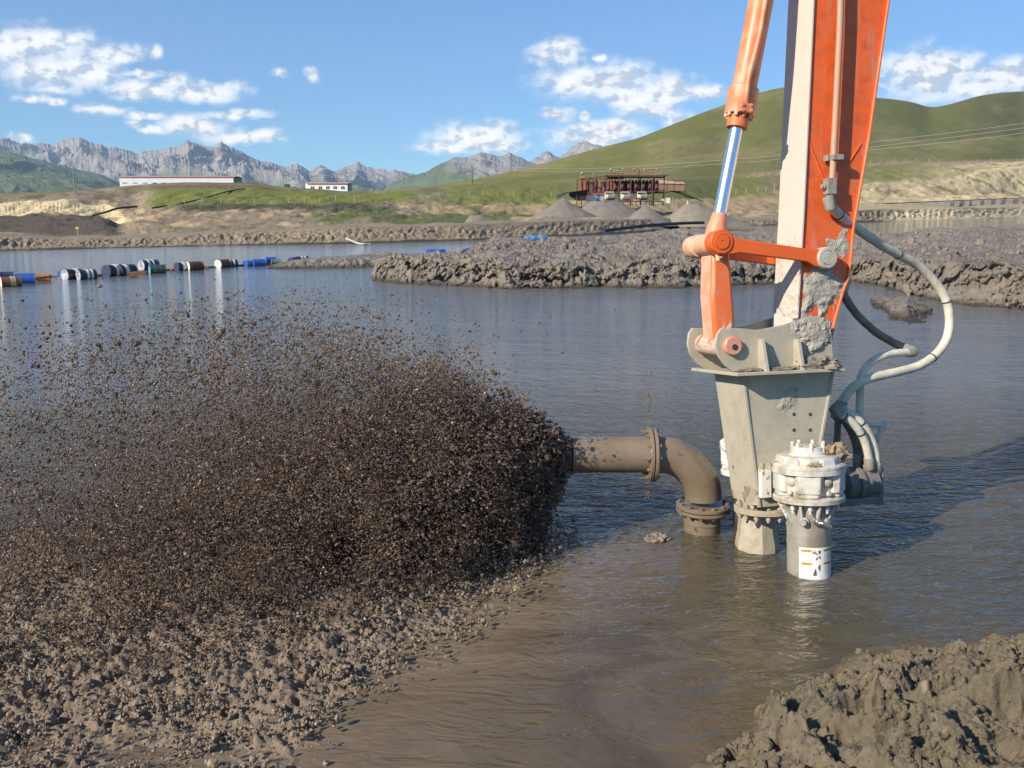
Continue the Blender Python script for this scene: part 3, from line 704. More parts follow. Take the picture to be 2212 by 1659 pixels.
scatter('mud_splashes', np.stack([sx_, sy_, np.abs(RNG.normal(.02, .05, len(sx_)))+.01], -1), np.stack([rr*1.1, rr, rr], -1), m_fall, [(2, 1.6, 1.3, (1,1,1)), (2, 2.0, 1.8, (1,1,.8))], kind='stuff', label='crumbs of mud splashing up where the spray lands')
# strays that fly beyond the plume, and the fine leak above the flange
pts = []; scl = []
for i in range(900):
    u = RNG.uniform(60, 1350); v = RNG.normal(730, 75) if RNG.random() < .7 else RNG.uniform(640, 900)
    if u < 400: v += 90
    if not 630 < v < 960: continue
    p = at(u, v, RNG.uniform(6, 9.4)); r = RNG.uniform(.004, .011)
    if RNG.random() < .5*(1-abs(u-700)/800): pts.append(p); scl.append((r, r*1.2, r))
for i in range(70):
    v = RNG.uniform(800, 925); p = at(1403+RNG.normal(0, 4)*(930-v)/60, v, 7.85); r = RNG.uniform(.003, .008); pts.append(p); scl.append((r, r, r*1.6))
for i in range(30):
    p = at(1401+RNG.normal(0, 4), RNG.uniform(1040, 1080), 7.8); r = RNG.uniform(.003, .007); pts.append(p); scl.append((r, r, r*2))
scatter('stray_mud_drops', [tuple(p) for p in pts], scl, m_drop, [(2, 1.3, 1.3, (1,1,1)), (1, .9, 1.2, (1,1,1))], kind='stuff', label='scattered drops of mud flying above the plume')
# ================================================================== THE ARM: one tilted frame for everything that hangs on it
ANG, ROLL = R(14), R(6.5)
e_ = Vector((math.cos(ANG), math.sin(ANG), 0))
n_ = Vector((math.sin(ANG)*math.cos(ROLL), -math.cos(ANG)*math.cos(ROLL), math.sin(ROLL)))
k_ = n_.cross(e_)
AO = at(1690, 1000, 7.45)
def P3(s, t, w): return AO+e_*s+k_*t+n_*w
def A2(u, v, w=0.):
    """where the sight line through picture point (u, v) meets the plane w of the arm: (s, t)"""
    d = ray(u, v); o = Vector((0, 0, EYE)); t = (AO+n_*w-o).dot(n_)/d.dot(n_); q = o+d*t-AO
    return (q.dot(e_), q.dot(k_))
def A3(u, v, w=0.): s, t = A2(u, v, w); return P3(s, t, w)
def poly(pts, w): return [A2(u, v, w) for u, v in pts]
def slab(bm, p2, w0, w1): prism(bm, [P3(s, t, w1) for s, t in p2], [P3(s, t, w0) for s, t in p2])
def pin(bm, st, w0, w1, r, n=32, prof=None):
    lathe(bm, P3(st[0], st[1], w0), n_, prof or [(r*.9, 0), (r, .008), (r, w1-w0-.008), (r*.9, w1-w0)], n)
def band2(p2, off):
    """strip of width off beside an open 2D polyline"""
    q = []
    for i, p in enumerate(p2):
        a = p2[max(i-1, 0)]; b = p2[min(i+1, len(p2)-1)]; dx, dy_ = b[0]-a[0], b[1]-a[1]; L = math.hypot(dx, dy_)
        q.append((p[0]-dy_/L*off, p[1]+dx/L*off))
    return p2+q[::-1]
zc = lambda v: at(1740, v, 7.3).z
G1, G2 = (.40, .37, .30), (.33, .30, .24)
M_ORANGE = mat('orange_paint', (.80, .135, .018), (.70, .12, .02), 4, .36, bump=.15, bscale=30, bdist=.003, lo=.3, hi=.8)
root = thing('excavator_arm', 'orange excavator stick and hydraulic linkage reaching down to the dredging pump', 'excavator arm', A3(1762, 722, 0))
oz = root.location.z
M_STICK = mud_over('stick_paint', (.80,.13,.018), (.56,.10,.025), G1, G2, zc(860)-oz, zc(520)-oz, nscale=4.2, dusty=.12, amp=1.3)
M_FRONT = mud_over('dusty_front_paint', (.70,.52,.42), (.66,.55,.46), (.66,.58,.49), (.58,.50,.41), zc(860)-oz, zc(300)-oz, rough=.75, nscale=3, dusty=.5)
M_REAR = mud_over('rear_plate_paint', (.80,.15,.03), (.74,.20,.07), G1, G2, zc(860)-oz, zc(560)-oz, nscale=4.2, dusty=.2)
M_LINK = mud_over('link_paint', (.80,.16,.035), (.76,.22,.08), (.70,.48,.36), (.62,.46,.36), zc(800)-oz, zc(640)-oz, nscale=6, dusty=.25)
M_PALE = mat('sun_bleached_orange', (.74,.36,.20), (.74,.50,.36), 7, .5, bump=.2, bscale=40, bdist=.003)
M_CYL = mat('cylinder_paint', (.74,.20,.075), (.72,.36,.21), 5, .42, bump=.15, bscale=50, bdist=.002)
M_DARK = mat('dark_steel', (.035,.033,.035), (.06,.055,.05), 10, .6)
M_CHROME = mat('chromed_rod', (.82,.83,.85), (.78,.79,.80), 3, .26, metal=1, bump=0, r2=.34)
M_MUDGREY = mat('dried_grey_mud', (.43,.40,.33), (.34,.31,.25), 12, .9, bump=.9, bscale=26, bdist=.012)
M_FIT = mat('dusty_fitting', (.33,.30,.25), (.25,.22,.18), 14, .7, bump=.5, bscale=60)
# --- stick
lw = .172
L0 = [(1762,-60),(1758,0),(1744,295),(1736,467),(1733,516),(1722,702),(1720,740)]
R0 = [(1924,-60),(1916,0),(1873,298),(1845,461),(1840,488),(1834,560),(1828,601),(1817,629),(1800,690),(1790,735)]
left2, right2 = poly(L0, lw), poly(R0, lw)
# the plates run on above the picture to the stick's upper end
ext = lambda p, q, k: (p[0]+(p[0]-q[0])*k, p[1]+(p[1]-q[1])*k)
left2 = [ext(left2[0], left2[1], 3)]+left2; right2 = [ext(right2[0], right2[1], 3)]+right2
side = left2+right2[::-1]
for w0, w1, nm in ((lw-.016, lw, 'side_plate'), (-lw, -lw+.016, 'side_plate')):
    bm = BM(); slab(bm, side, w0, w1); build(nm, bm, M_STICK, root, bevel=.003)
bm = BM(); slab(bm, band2(left2, -.020), -lw-.016, lw+.018); build('front_plate', bm, M_FRONT, root, bevel=.004)
bm = BM(); slab(bm, band2(right2, .020), -lw-.016, lw+.020); build('rear_plate', bm, M_REAR, root, bevel=.004)
bm = BM(); slab(bm, band2(poly([(1722,-200),(1714,100),(1700,318)], -.20), -.006), -.245, -.185); build('dark_strip', bm, M_DARK, root, bevel=.003)  # thin dark strip along the far left edge of the stick
for a, b in (((1744,298),(1781,392)), ((1860,310),(1836,348))):
    bm = BM(); rod(bm, A3(*a, lw+.003), A3(*b, lw+.003), .006, 8); build('weld_seam', bm, M_STICK, root)
# mud crust that stands proud on the foot of the stick
def crust(name, pts, w, mt, parent, seed, th=.02, n=110, thr=.0, label=None):
    q = poly(pts, w); s0, s1 = min(p[0] for p in q), max(p[0] for p in q); t0, t1 = min(p[1] for p in q), max(p[1] for p in q)
    ss = np.linspace(s0, s1, n); tt = np.linspace(t0, t1, n); S, T_ = np.meshgrid(ss, tt)
    ins = np.zeros_like(S); dd = np.full_like(S, 9.)
    for i in range(len(q)):
        (x1, y1), (x2, y2) = q[i], q[(i+1) % len(q)]
        c_ = ((y1 > T_) != (y2 > T_)) & (S < (x2-x1)*(T_-y1)/(y2-y1+1e-12)+x1); ins = np.where(c_, 1-ins, ins)
        L2 = (x2-x1)**2+(y2-y1)**2+1e-12; h = np.clip(((S-x1)*(x2-x1)+(T_-y1)*(y2-y1))/L2, 0, 1)
        dd = np.minimum(dd, np.hypot(S-x1-h*(x2-x1), T_-y1-h*(y2-y1)))
    sd_ = np.where(ins > 0, dd, -dd)
    f = sd_*14+fbm(S*9, T_*9, seed, 5, .6)*1.7-thr
    hgt = sstep(f, 0, .25)*(.35+.65*sstep(f, .2, 1.2))*th*(1+.8*fbm(S*9, T_*15, seed+2, 5, .5))+sstep(f, 0, .2)*.003*np.abs(fbm(S*50, T_*50, 3, 3))
    ww = w-.004+hgt*1.0-.003*(f < 0)
    keep = f > -.06
    P = np.zeros(S.shape+(3,))
    for i in range(3): P[..., i] = AO[i]+e_[i]*S+k_[i]*T_+n_[i]*ww
    base = origin(parent); P -= np.array(base)
    me = bpy.data.meshes.new(name); nr, nc = S.shape; idx = np.arange(nr*nc).reshape(nr, nc)
    fc = np.stack([idx[:-1, :-1], idx[:-1, 1:], idx[1:, 1:], idx[1:, :-1]], -1).reshape(-1, 4)
    kf = keep.ravel()[fc].all(1); fc = fc[kf]
    me.from_pydata(P.reshape(-1, 3).tolist(), [], fc.tolist())
    bm = BM(); bm.from_mesh(me); bmesh.ops.delete(bm, geom=[x for x in bm.verts if not x.link_faces], context='VERTS'); bm.to_mesh(me); bm.free()
    for p in me.polygons: p.use_smooth = True
    me.materials.append(mt); o = bpy.data.objects.new(name, me); C.objects.link(o); o.parent = parent; put(o, label)
    return o
crust('mud_crust', [(1738,590),(1770,560),(1838,610),(1818,640),(1795,668),(1772,690),(1755,662),(1745,690),(1730,712),(1724,700),(1730,640)], lw, M_MUDGREY, root, 3, .022, label='grey mud caked on the foot of the stick')
crust('mud_crust', [(1780,515),(1806,505),(1822,488),(1838,492),(1836,545),(1826,560),(1790,548)], lw, M_MUDGREY, root, 9, .016, thr=.1)
# --- steel pipe along the stick
pw = lw+.075
pp = [A3(1817,-260,pw), A3(1816,0,pw), A3(1810,150,pw), A3(1801,330,pw), A3(1798,385,pw)]
bm = BM(); tube(bm, smooth_path(pp, 6), .026, 16); build('steel_pipe', bm, mat('pipe_paint', (.60,.26,.14), (.42,.30,.20), 8, .5, bump=.3, bscale=50, bdist=.003), root)
bm = BM(); c0 = A3(1803,341,pw); box(bm, c0+e_*.01, e_*.048, k_*.022, n_*.042); box(bm, c0-e_*.045-n_*.03, e_*.02, k_*.024, n_*.03)
lathe(bm, c0+e_*.055+n_*.01, e_+n_*.4, [(.020,0),(.020,.02),(.015,.024)], 14); build('pipe_clamp', bm, M_FIT, root, bevel=.004)
bm = BM(); c0 = A3(1793,403,pw); box(bm, c0, e_*.040, k_*.064, n_*.035); lathe(bm, c0-e_*.03, -e_, [(.025,0),(.025,.03),(.018,.034),(.018,.05)], 14)
build('elbow_block', bm, M_FIT, root, bevel=.005)
bm = BM(); lathe(bm, c0-k_*.06, -k_, [(.034,0),(.034,.03),(.027,.034),(.027,.06)], 6); build('hose_nut', bm, M_FIT, root, bevel=.002)
# --- cylinder
def cyl_parts():
    a0 = Vector(A3(1607,194,0)); a1 = Vector(A3(1650,-30,0)); ax = (a1-a0).normalized()
    bm = BM(); lathe(bm, a0, ax, [(.098,0),(.098,2.3),(.08,2.32)], 40); build('cylinder_barrel', bm, M_CYL, root)
    bm = BM(); lathe(bm, a0-ax*.21, ax, [(.112,0),(.118,.012),(.118,.10),(.120,.104),(.120,.215),(.112,.225),(.098,.235)], 40); g_ = build('cylinder_head', bm, M_CYL, root)
    for i in range(10):
        x_, y_, _ = frame_of(ax); th = 2*math.pi*i/10+.2
        bm = BM(); lathe(bm, a0-ax*.205+(x_*math.cos(th)+y_*math.sin(th))*.101, -ax, [(.015,0),(.015,.028),(.012,.032)], 12); build('bolt', bm, M_PALE, g_)
    bm = BM(); lathe(bm, a0-ax*.315, ax, [(.070,0),(.082,.006),(.086,.05),(.084,.115)], 36); build('gland', bm, mat('gland_paint', (.72,.16,.04), (.62,.2,.09), 9, .45), root)
    d = a0-ax*.30; foot = Vector(A3(1545,512,0)); L = (foot-d).length; ax2 = (foot-d).normalized()
    bm = BM(); lathe(bm, d, ax2, [(.052,0),(.052,L*.80)], 40); build('piston_rod', bm, M_CHROME, root)
    bm = BM(); lathe(bm, d+ax2*L*.785, ax2, [(.055,0),(.060,.012),(.068,.06),(.085,.14),(.085,L*.215)], 32); build('rod_eye', bm, M_CYL, root)
    # thin feed pipe and its flange block
    w = .135
    pts = [A3(1675,-120,w-.02), A3(1654,0,w), A3(1640,80,w+.005), A3(1620,157,w+.005), A3(1613,205,w-.005), A3(1612,222,w-.02)]
    bm = BM(); tube(bm, smooth_path(pts, 6), .021, 14); build('feed_pipe', bm, M_CYL, root)
    c0 = A3(1610,234,w-.02); bm = BM(); box(bm, c0, e_*.052-k_*.01, k_*.036+e_*.006, n_*.03); fb = build('flange_block', bm, mat('block_paint', (.66,.16,.05), (.6,.22,.11), 9, .5), root, bevel=.004)
    for i in (-1, 1):
        for j in (-1, 1):
            bm = BM(); lathe(bm, c0+e_*.036*i+k_*.021*j+n_*.028, n_, [(.011,0),(.011,.012),(.006,.0125),(.006,.004)], 12); build('bolt', bm, M_PALE, fb)
cyl_parts()
# --- upper pin and spool of rings
p1 = A2(1560, 522, .27)
bm = BM(); prof = [(.075,0),(.088,.008),(.088,.045),(.076,.048),(.076,.062),(.090,.066),(.090,.10),(.078,.104),(.078,.118),(.092,.122),(.092,.155),(.078,.16),(.078,.175)]
lathe(bm, P3(*p1, -.275), n_, prof+[(.085,.18),(.085,.42)], 40); build('spool', bm, M_PALE, root)
bm = BM(); lathe(bm, P3(*p1, .272), n_, [(.085,-.125),(.094,-.12),(.094,-.008),(.088,0),(.068,.0),(.068,.003),(.060,.006),(.060,-.002),(.056,-.002),(.056,.008),(.012,.009),(.012,.004),(.0,.004)], 40); build('pin_cap', bm, M_ORANGE, root)
# --- guide links, near and far
def link_outline(w):
    a = A2(1560,522,.27); b = A2(1787,557,.27); d = Vector((b[0]-a[0], b[1]-a[1])); L = d.length; d /= L; q = Vector((-d.y, d.x))
    top = [(-.02,.092),(.05,.088),(.10,.055),(.17,.045),(L-.16,.050),(L-.08,.058),(L,.072)]
    bot = [(L+.03,-.075),(L-.02,-.082),(L-.09,-.078),(L-.17,-.050),(.17,-.062),(.08,-.085),(.0,-.09)]
    return [(a[0]+d.x*x+q.x*y, a[1]+d.y*x+q.y*y) for x, y in top+bot][::-1]
for w0, w1 in ((.205,.262), (-.275,-.205)):
    bm = BM(); slab(bm, link_outline(0), w0, w1); build('guide_link', bm, M_ORANGE, root, bevel=.006)
p2_ = A2(1787, 557, .27)
bm = BM(); lathe(bm, P3(*p2_, -.28), n_, [(.07,0),(.07,.48),(.088,.485),(.088,.555),(.080,.565),(.060,.567),(.056,.560),(.052,.567),(.0,.567)], 36); build('stick_pin', bm, mud_over('pin_mud', (.75,.15,.03), (.7,.15,.03), (.52,.48,.40), (.42,.38,.31), 5, 6, nscale=20), root)
bm = BM(); rod(bm, P3(p1[0]-.01, p1[1]-.095, .20), P3(p1[0]-.005, p1[1]-.145, .215), .017, 8); rod(bm, P3(p1[0]-.012, p1[1]-.112, .19), P3(p1[0]+.02, p1[1]-.115, .235), .010, 6); build('grease_fitting', bm, M_PALE, root, bevel=.002)
# --- rocker (box link) between upper pin and bracket pin
rk = poly([(1540,535),(1576,532),(1583,600),(1590,706),(1586,730),(1545,742),(1537,640)], .12)
bm = BM(); slab(bm, rk, -.10, .12); build('rocker_link', bm, M_LINK, root, bevel=.030)
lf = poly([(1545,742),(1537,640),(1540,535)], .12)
bm = BM(); slab(bm, band2(lf[::-1], -.004), -.075, .095); build('sunlit_dusty_side', bm, mat('sunlit_dusty_red_paint', (.76,.30,.16), (.74,.42,.30), 6, .5, bump=.2, bscale=40, bdist=.003), root, bevel=.003)  # added thin slab: strong sun and dust put into its paler red
p3_ = A2(1583, 747, .30)
bm = BM(); lathe(bm, P3(*p3_, -.215), n_, [(.080,0),(.086,.01),(.086,.41),(.080,.42)], 36); build('link_boss', bm, M_LINK, root)
bm = BM(); tube(bm, smooth_path([A3(1541,560,-.02), A3(1533,592,-.02), A3(1535,612,-.02), A3(1542,604,-.02), A3(1546,565,-.02)], 5), .010, 8); build('grease_loop', bm, M_PALE, root)

# ================================================================== DREDGING PUMP
pump = thing('dredging_pump', 'mud grey dredging pump with white hydraulic agitator motor hung under the arm', 'dredging pump', A3(1690, 1160, 0))
pz = pump.location.z
M_GREY = mud_over('mud_grey_steel', (.46,.415,.315), (.38,.34,.255), (.34,.275,.185), (.27,.21,.135), zc(1170)-pz, zc(1000)-pz, rough=.62, nscale=5, dusty=.45)
M_WETG = mat('wet_muddy_steel', (.36,.30,.20), (.46,.41,.31), 9, .35, bump=.6, bscale=40, bdist=.006)
M_WHITE = mat('white_motor_paint', (.60,.58,.51), (.36,.30,.21), 7, .36, bump=.3, bscale=40, bdist=.004, lo=.42, hi=.68)
M_SPLAT = mat('mud_splattered_white', (.74,.71,.63), (.24,.18,.12), 22, .45, bump=.3, lo=.56, hi=.62)
M_TUBE = mat('galvanised_casing', (.50,.475,.40), (.33,.29,.22), 5, .30, metal=.35, bump=.15, bscale=40, bdist=.003)
M_BOLT = mat('muddy_bolt', (.42,.38,.30), (.30,.26,.20), 18, .5)
# bracket cheeks
def cheek(w):
    q = poly([(1546,747),(1549,722),(1558,709),(1568,711),(1589,709),(1609,710),(1632,713),(1654,710),(1691,702),(1719,693),(1747,684),(1769,683),(1787,694),(1795,708),(1797,735),(1801,780),(1802,803),(1583,803),(1566,790),(1552,770)], .27)
    return q
for w0, w1 in ((.245,.272), (-.272,-.245)):
    bm = BM(); slab(bm, cheek(0), w0, w1); build('bracket_cheek', bm, M_GREY, pump, bevel=.004)
bm = BM(); lathe(bm, P3(*p3_, -.30), n_, [(.066,0),(.070,.006),(.070,.03),(.055,.034),(.055,.56),(.072,.565),(.072,.612),(.066,.618),(.0,.618)], 36)
build('bracket_pin', bm, mud_over('pin_paint', (.72,.27,.17), (.60,.30,.2), (.5,.45,.37), G2, -9, -8, nscale=22, dusty=.3), pump)
bm = BM(); lathe(bm, P3(p3_[0]+.008, p3_[1]-.01, .316), n_, [(.024,0),(.024,.006),(.018,.0065),(.018,.003),(.012,.003),(.012,.008),(0,.008)], 20); build('grease_cap', bm, M_DARK, pump)
p4_ = A2(1763, 722, .29)
bm = BM(); lathe(bm, P3(*p4_, -.31), n_, [(.064,0),(.07,.008),(.07,.59),(.064,.60),(.0,.602)], 36); build('bracket_pin', bm, M_MUDGREY, pump)
crust('mud_crust', [(1700,706),(1750,686),(1790,696),(1798,740),(1780,760),(1745,765),(1735,745),(1720,725)], .272, M_MUDGREY, pump, 21, .028)
for u in (1636, 1713):
    a = A2(u-7, 735, .272); b = A2(u+13, 735, .272); c0 = A2(u-7, 800, .272); w = .016
    bm = BM()
    s0 = A2(u+5, 735, .272)[0]
    top, bot = A2(u, 733, .272)[1], A2(u, 802, .272)[1]
    prism(bm, [P3(s0-w, top, .268), P3(s0-w, top, .325), P3(s0-w, bot, .40), P3(s0-w, bot, .268)], [P3(s0+w, top, .268), P3(s0+w, top, .325), P3(s0+w, bot, .40), P3(s0+w, bot, .268)])
    build('rib', bm, M_GREY, pump, bevel=.003)
# horizontal flange plate
s0 = A2(1592, 803, .42)[0]; s1 = A2(1826, 803, .42)[0]; tf = A2(1700, 801, .42)[1]
bm = BM(); prism(bm, [P3(s0, tf, -.40), P3(s1, tf, -.40), P3(s1, tf, .42), P3(s0, tf, .42)][::-1], [P3(s0, tf-.026, -.40), P3(s1, tf-.026, -.40), P3(s1, tf-.026, .42), P3(s0, tf-.026, .42)][::-1])
build('mounting_plate', bm, M_GREY, pump, bevel=.004)
# tapered box
tn = tf-.028
wn = .235; tb = A2(1690, 1090, .2)[1]
sl, sr = A2(1605, 812, wn)[0], A2(1800, 812, wn)[0]
sbl, sbr = A2(1640, 1060, wn)[0], A2(1748, 1060, wn)[0]
bm = BM(); th = .018
bm = BM(); prism(bm, [P3(sl, tn, wn), P3(sr, tn, wn), P3(sbr, tb, wn), P3(sbl, tb, wn)], [P3(sl, tn, wn-th), P3(sr, tn, wn-th), P3(sbr, tb, wn-th), P3(sbl, tb, wn-th)]); fp = build('front_panel', bm, M_GREY, pump, bevel=.003)
bm = BM(); prism(bm, [P3(sl, tn, -wn), P3(sr, tn, -wn), P3(sbr, tb, -wn*.8), P3(sbl, tb, -wn*.8)], [P3(sl, tn, -wn+th), P3(sr, tn, -wn+th), P3(sbr, tb, -wn*.8+th), P3(sbl, tb, -wn*.8+th)]); build('rear_panel', bm, M_GREY, pump, bevel=.003)
for sg, a, b in ((-1, sl, sbl), (1, sr, sbr)):
    o_ = .012*sg; bm = BM()
    prism(bm, [P3(a-o_, tn, wn+.012), P3(a-o_, tn, -wn-.01), P3(b-o_, tb, -wn*.8-.01), P3(b-o_, tb, wn+.012)], [P3(a+o_, tn, wn+.012), P3(a+o_, tn, -wn-.01), P3(b+o_, tb, -wn*.8-.01), P3(b+o_, tb, wn+.012)])
    build('side_panel', bm, M_GREY, pump, bevel=.003)
for u, v in ((1715,895),(1750,895),(1715,929),(1750,929)):
    s_, t_ = A2(u, v, wn); bm = BM(); lathe(bm, P3(s_, t_, wn+.0015), n_, [(.0,-.0), (.010,.0005), (.0135,.002), (.0145,0)], 20); build('bolt_hole', bm, M_DARK, pump)
crust('mud_crust', [(1685,840),(1728,836),(1725,860),(1706,872),(1692,895),(1688,908),(1680,890),(1672,880)], wn, M_MUDGREY, pump, 41, .014, n=90, thr=-.1)
# pump body below: main flange, gussets, neck into the water
mc = A2(1652, 1108, 0); MCs = mc[0]
def L_(s, w, prof, n=40, t0=0.): lathe(bm, P3(s, t0, w), k_, prof, n)
tfl = A2(1650, 1106, .23)[1]
bm = BM(); L_(MCs, 0, [(.235,0),(.25,.006),(.25,.044),(.245,.05),(.19,.052),(.18,.10)], 48, tfl-.05); mf = build('main_flange', bm, M_WETG, pump)
for i in range(14):
    th = 2*math.pi*i/14+.15; p = P3(MCs+math.cos(th)*.212, tfl-.05, math.sin(th)*.212)
    bm = BM(); lathe(bm, p, k_, [(.012,-.05),(.012,-.035),(.020,-.034),(.020,-.002),(.016,0),(.016,.052),(.022,.053),(.022,.072),(.012,.074),(.012,.09)], 8); build('flange_bolt', bm, M_BOLT, mf)
bm = BM(); L_(MCs, 0, [(.165,0),(.19,.03),(.185,.16),(.15,.24)], 36, tfl+.0); build('bearing_housing', bm, M_WETG, pump)
for i in range(8):
    th = math.pi*2*i/8+.2; d1 = e_*math.cos(th)+n_*math.sin(th); x_ = k_.cross(d1)*.010; b0 = P3(MCs, tfl+.05, 0)
    bm = BM(); q = [b0+d1*.14, b0+d1*.225, b0+d1*.19+k_*.12, b0+d1*.165+k_*.26, b0+d1*.14+k_*.26]
    prism(bm, [p+x_ for p in q], [p-x_ for p in q]); build('gusset', bm, M_WETG, pump, bevel=.002)
bm = BM(); L_(MCs+.01, -.15, [(.19,-.9),(.185,-.30),(.165,-.2),(.15,-.05),(.15,0)], 10, tfl-.05); build('volute', bm, M_WETG, pump)
for w in (.10, .20):
    x0 = MCs+.08; x1 = A2(1725,1200,.3)[0]
    for t_ in (-.14, -.24, -.36): bm = BM(); prism(bm, [P3(x0, tfl+t_, w+.1), P3(x1, tfl+t_-.05, w+.2), P3(x1, tfl+t_-.07, w+.2), P3(x0, tfl+t_-.02, w+.1)], [P3(x0, tfl+t_, w+.12), P3(x1, tfl+t_-.05, w+.22), P3(x1, tfl+t_-.07, w+.22), P3(x0, tfl+t_-.02, w+.12)]); build('brace_step', bm, M_GREY, pump, bevel=.002)
for t_, u in ((-.11, 1708), ):
    bm = BM(); lathe(bm, A3(u, 1131, .22), n_+e_*.3, [(.026,-.03),(.026,.03),(.02,.035)], 16); build('side_plug', bm, M_BOLT, pump)
bm = BM(); prism(bm, [A3(1697,1040,.3),A3(1728,1030,.3),A3(1728,1088,.3),A3(1697,1088,.3)], [A3(1697,1040,.27),A3(1728,1030,.27),A3(1728,1088,.27),A3(1697,1088,.27)]); build('side_bracket', bm, M_WETG, pump, bevel=.003)
for u0_, u1_ in ((1612, 1632), (1668, 1690)):
    bm = BM(); q = [A3(u0_,1092,.19), A3(u1_+6,1092,.24), A3(1650 if u0_ < 1650 else 1664,1000,.245), A3(1644 if u0_ < 1650 else 1658,1000,.245)]
    prism(bm, q, [p-n_*.02 for p in q]); build('gusset', bm, M_WETG, pump, bevel=.003)
bm = BM(); box(bm, A3(1652,1045,.26), e_*.045, k_*.11, n_*.03); build('sensor_box', bm, M_SPLAT, pump, bevel=.005)

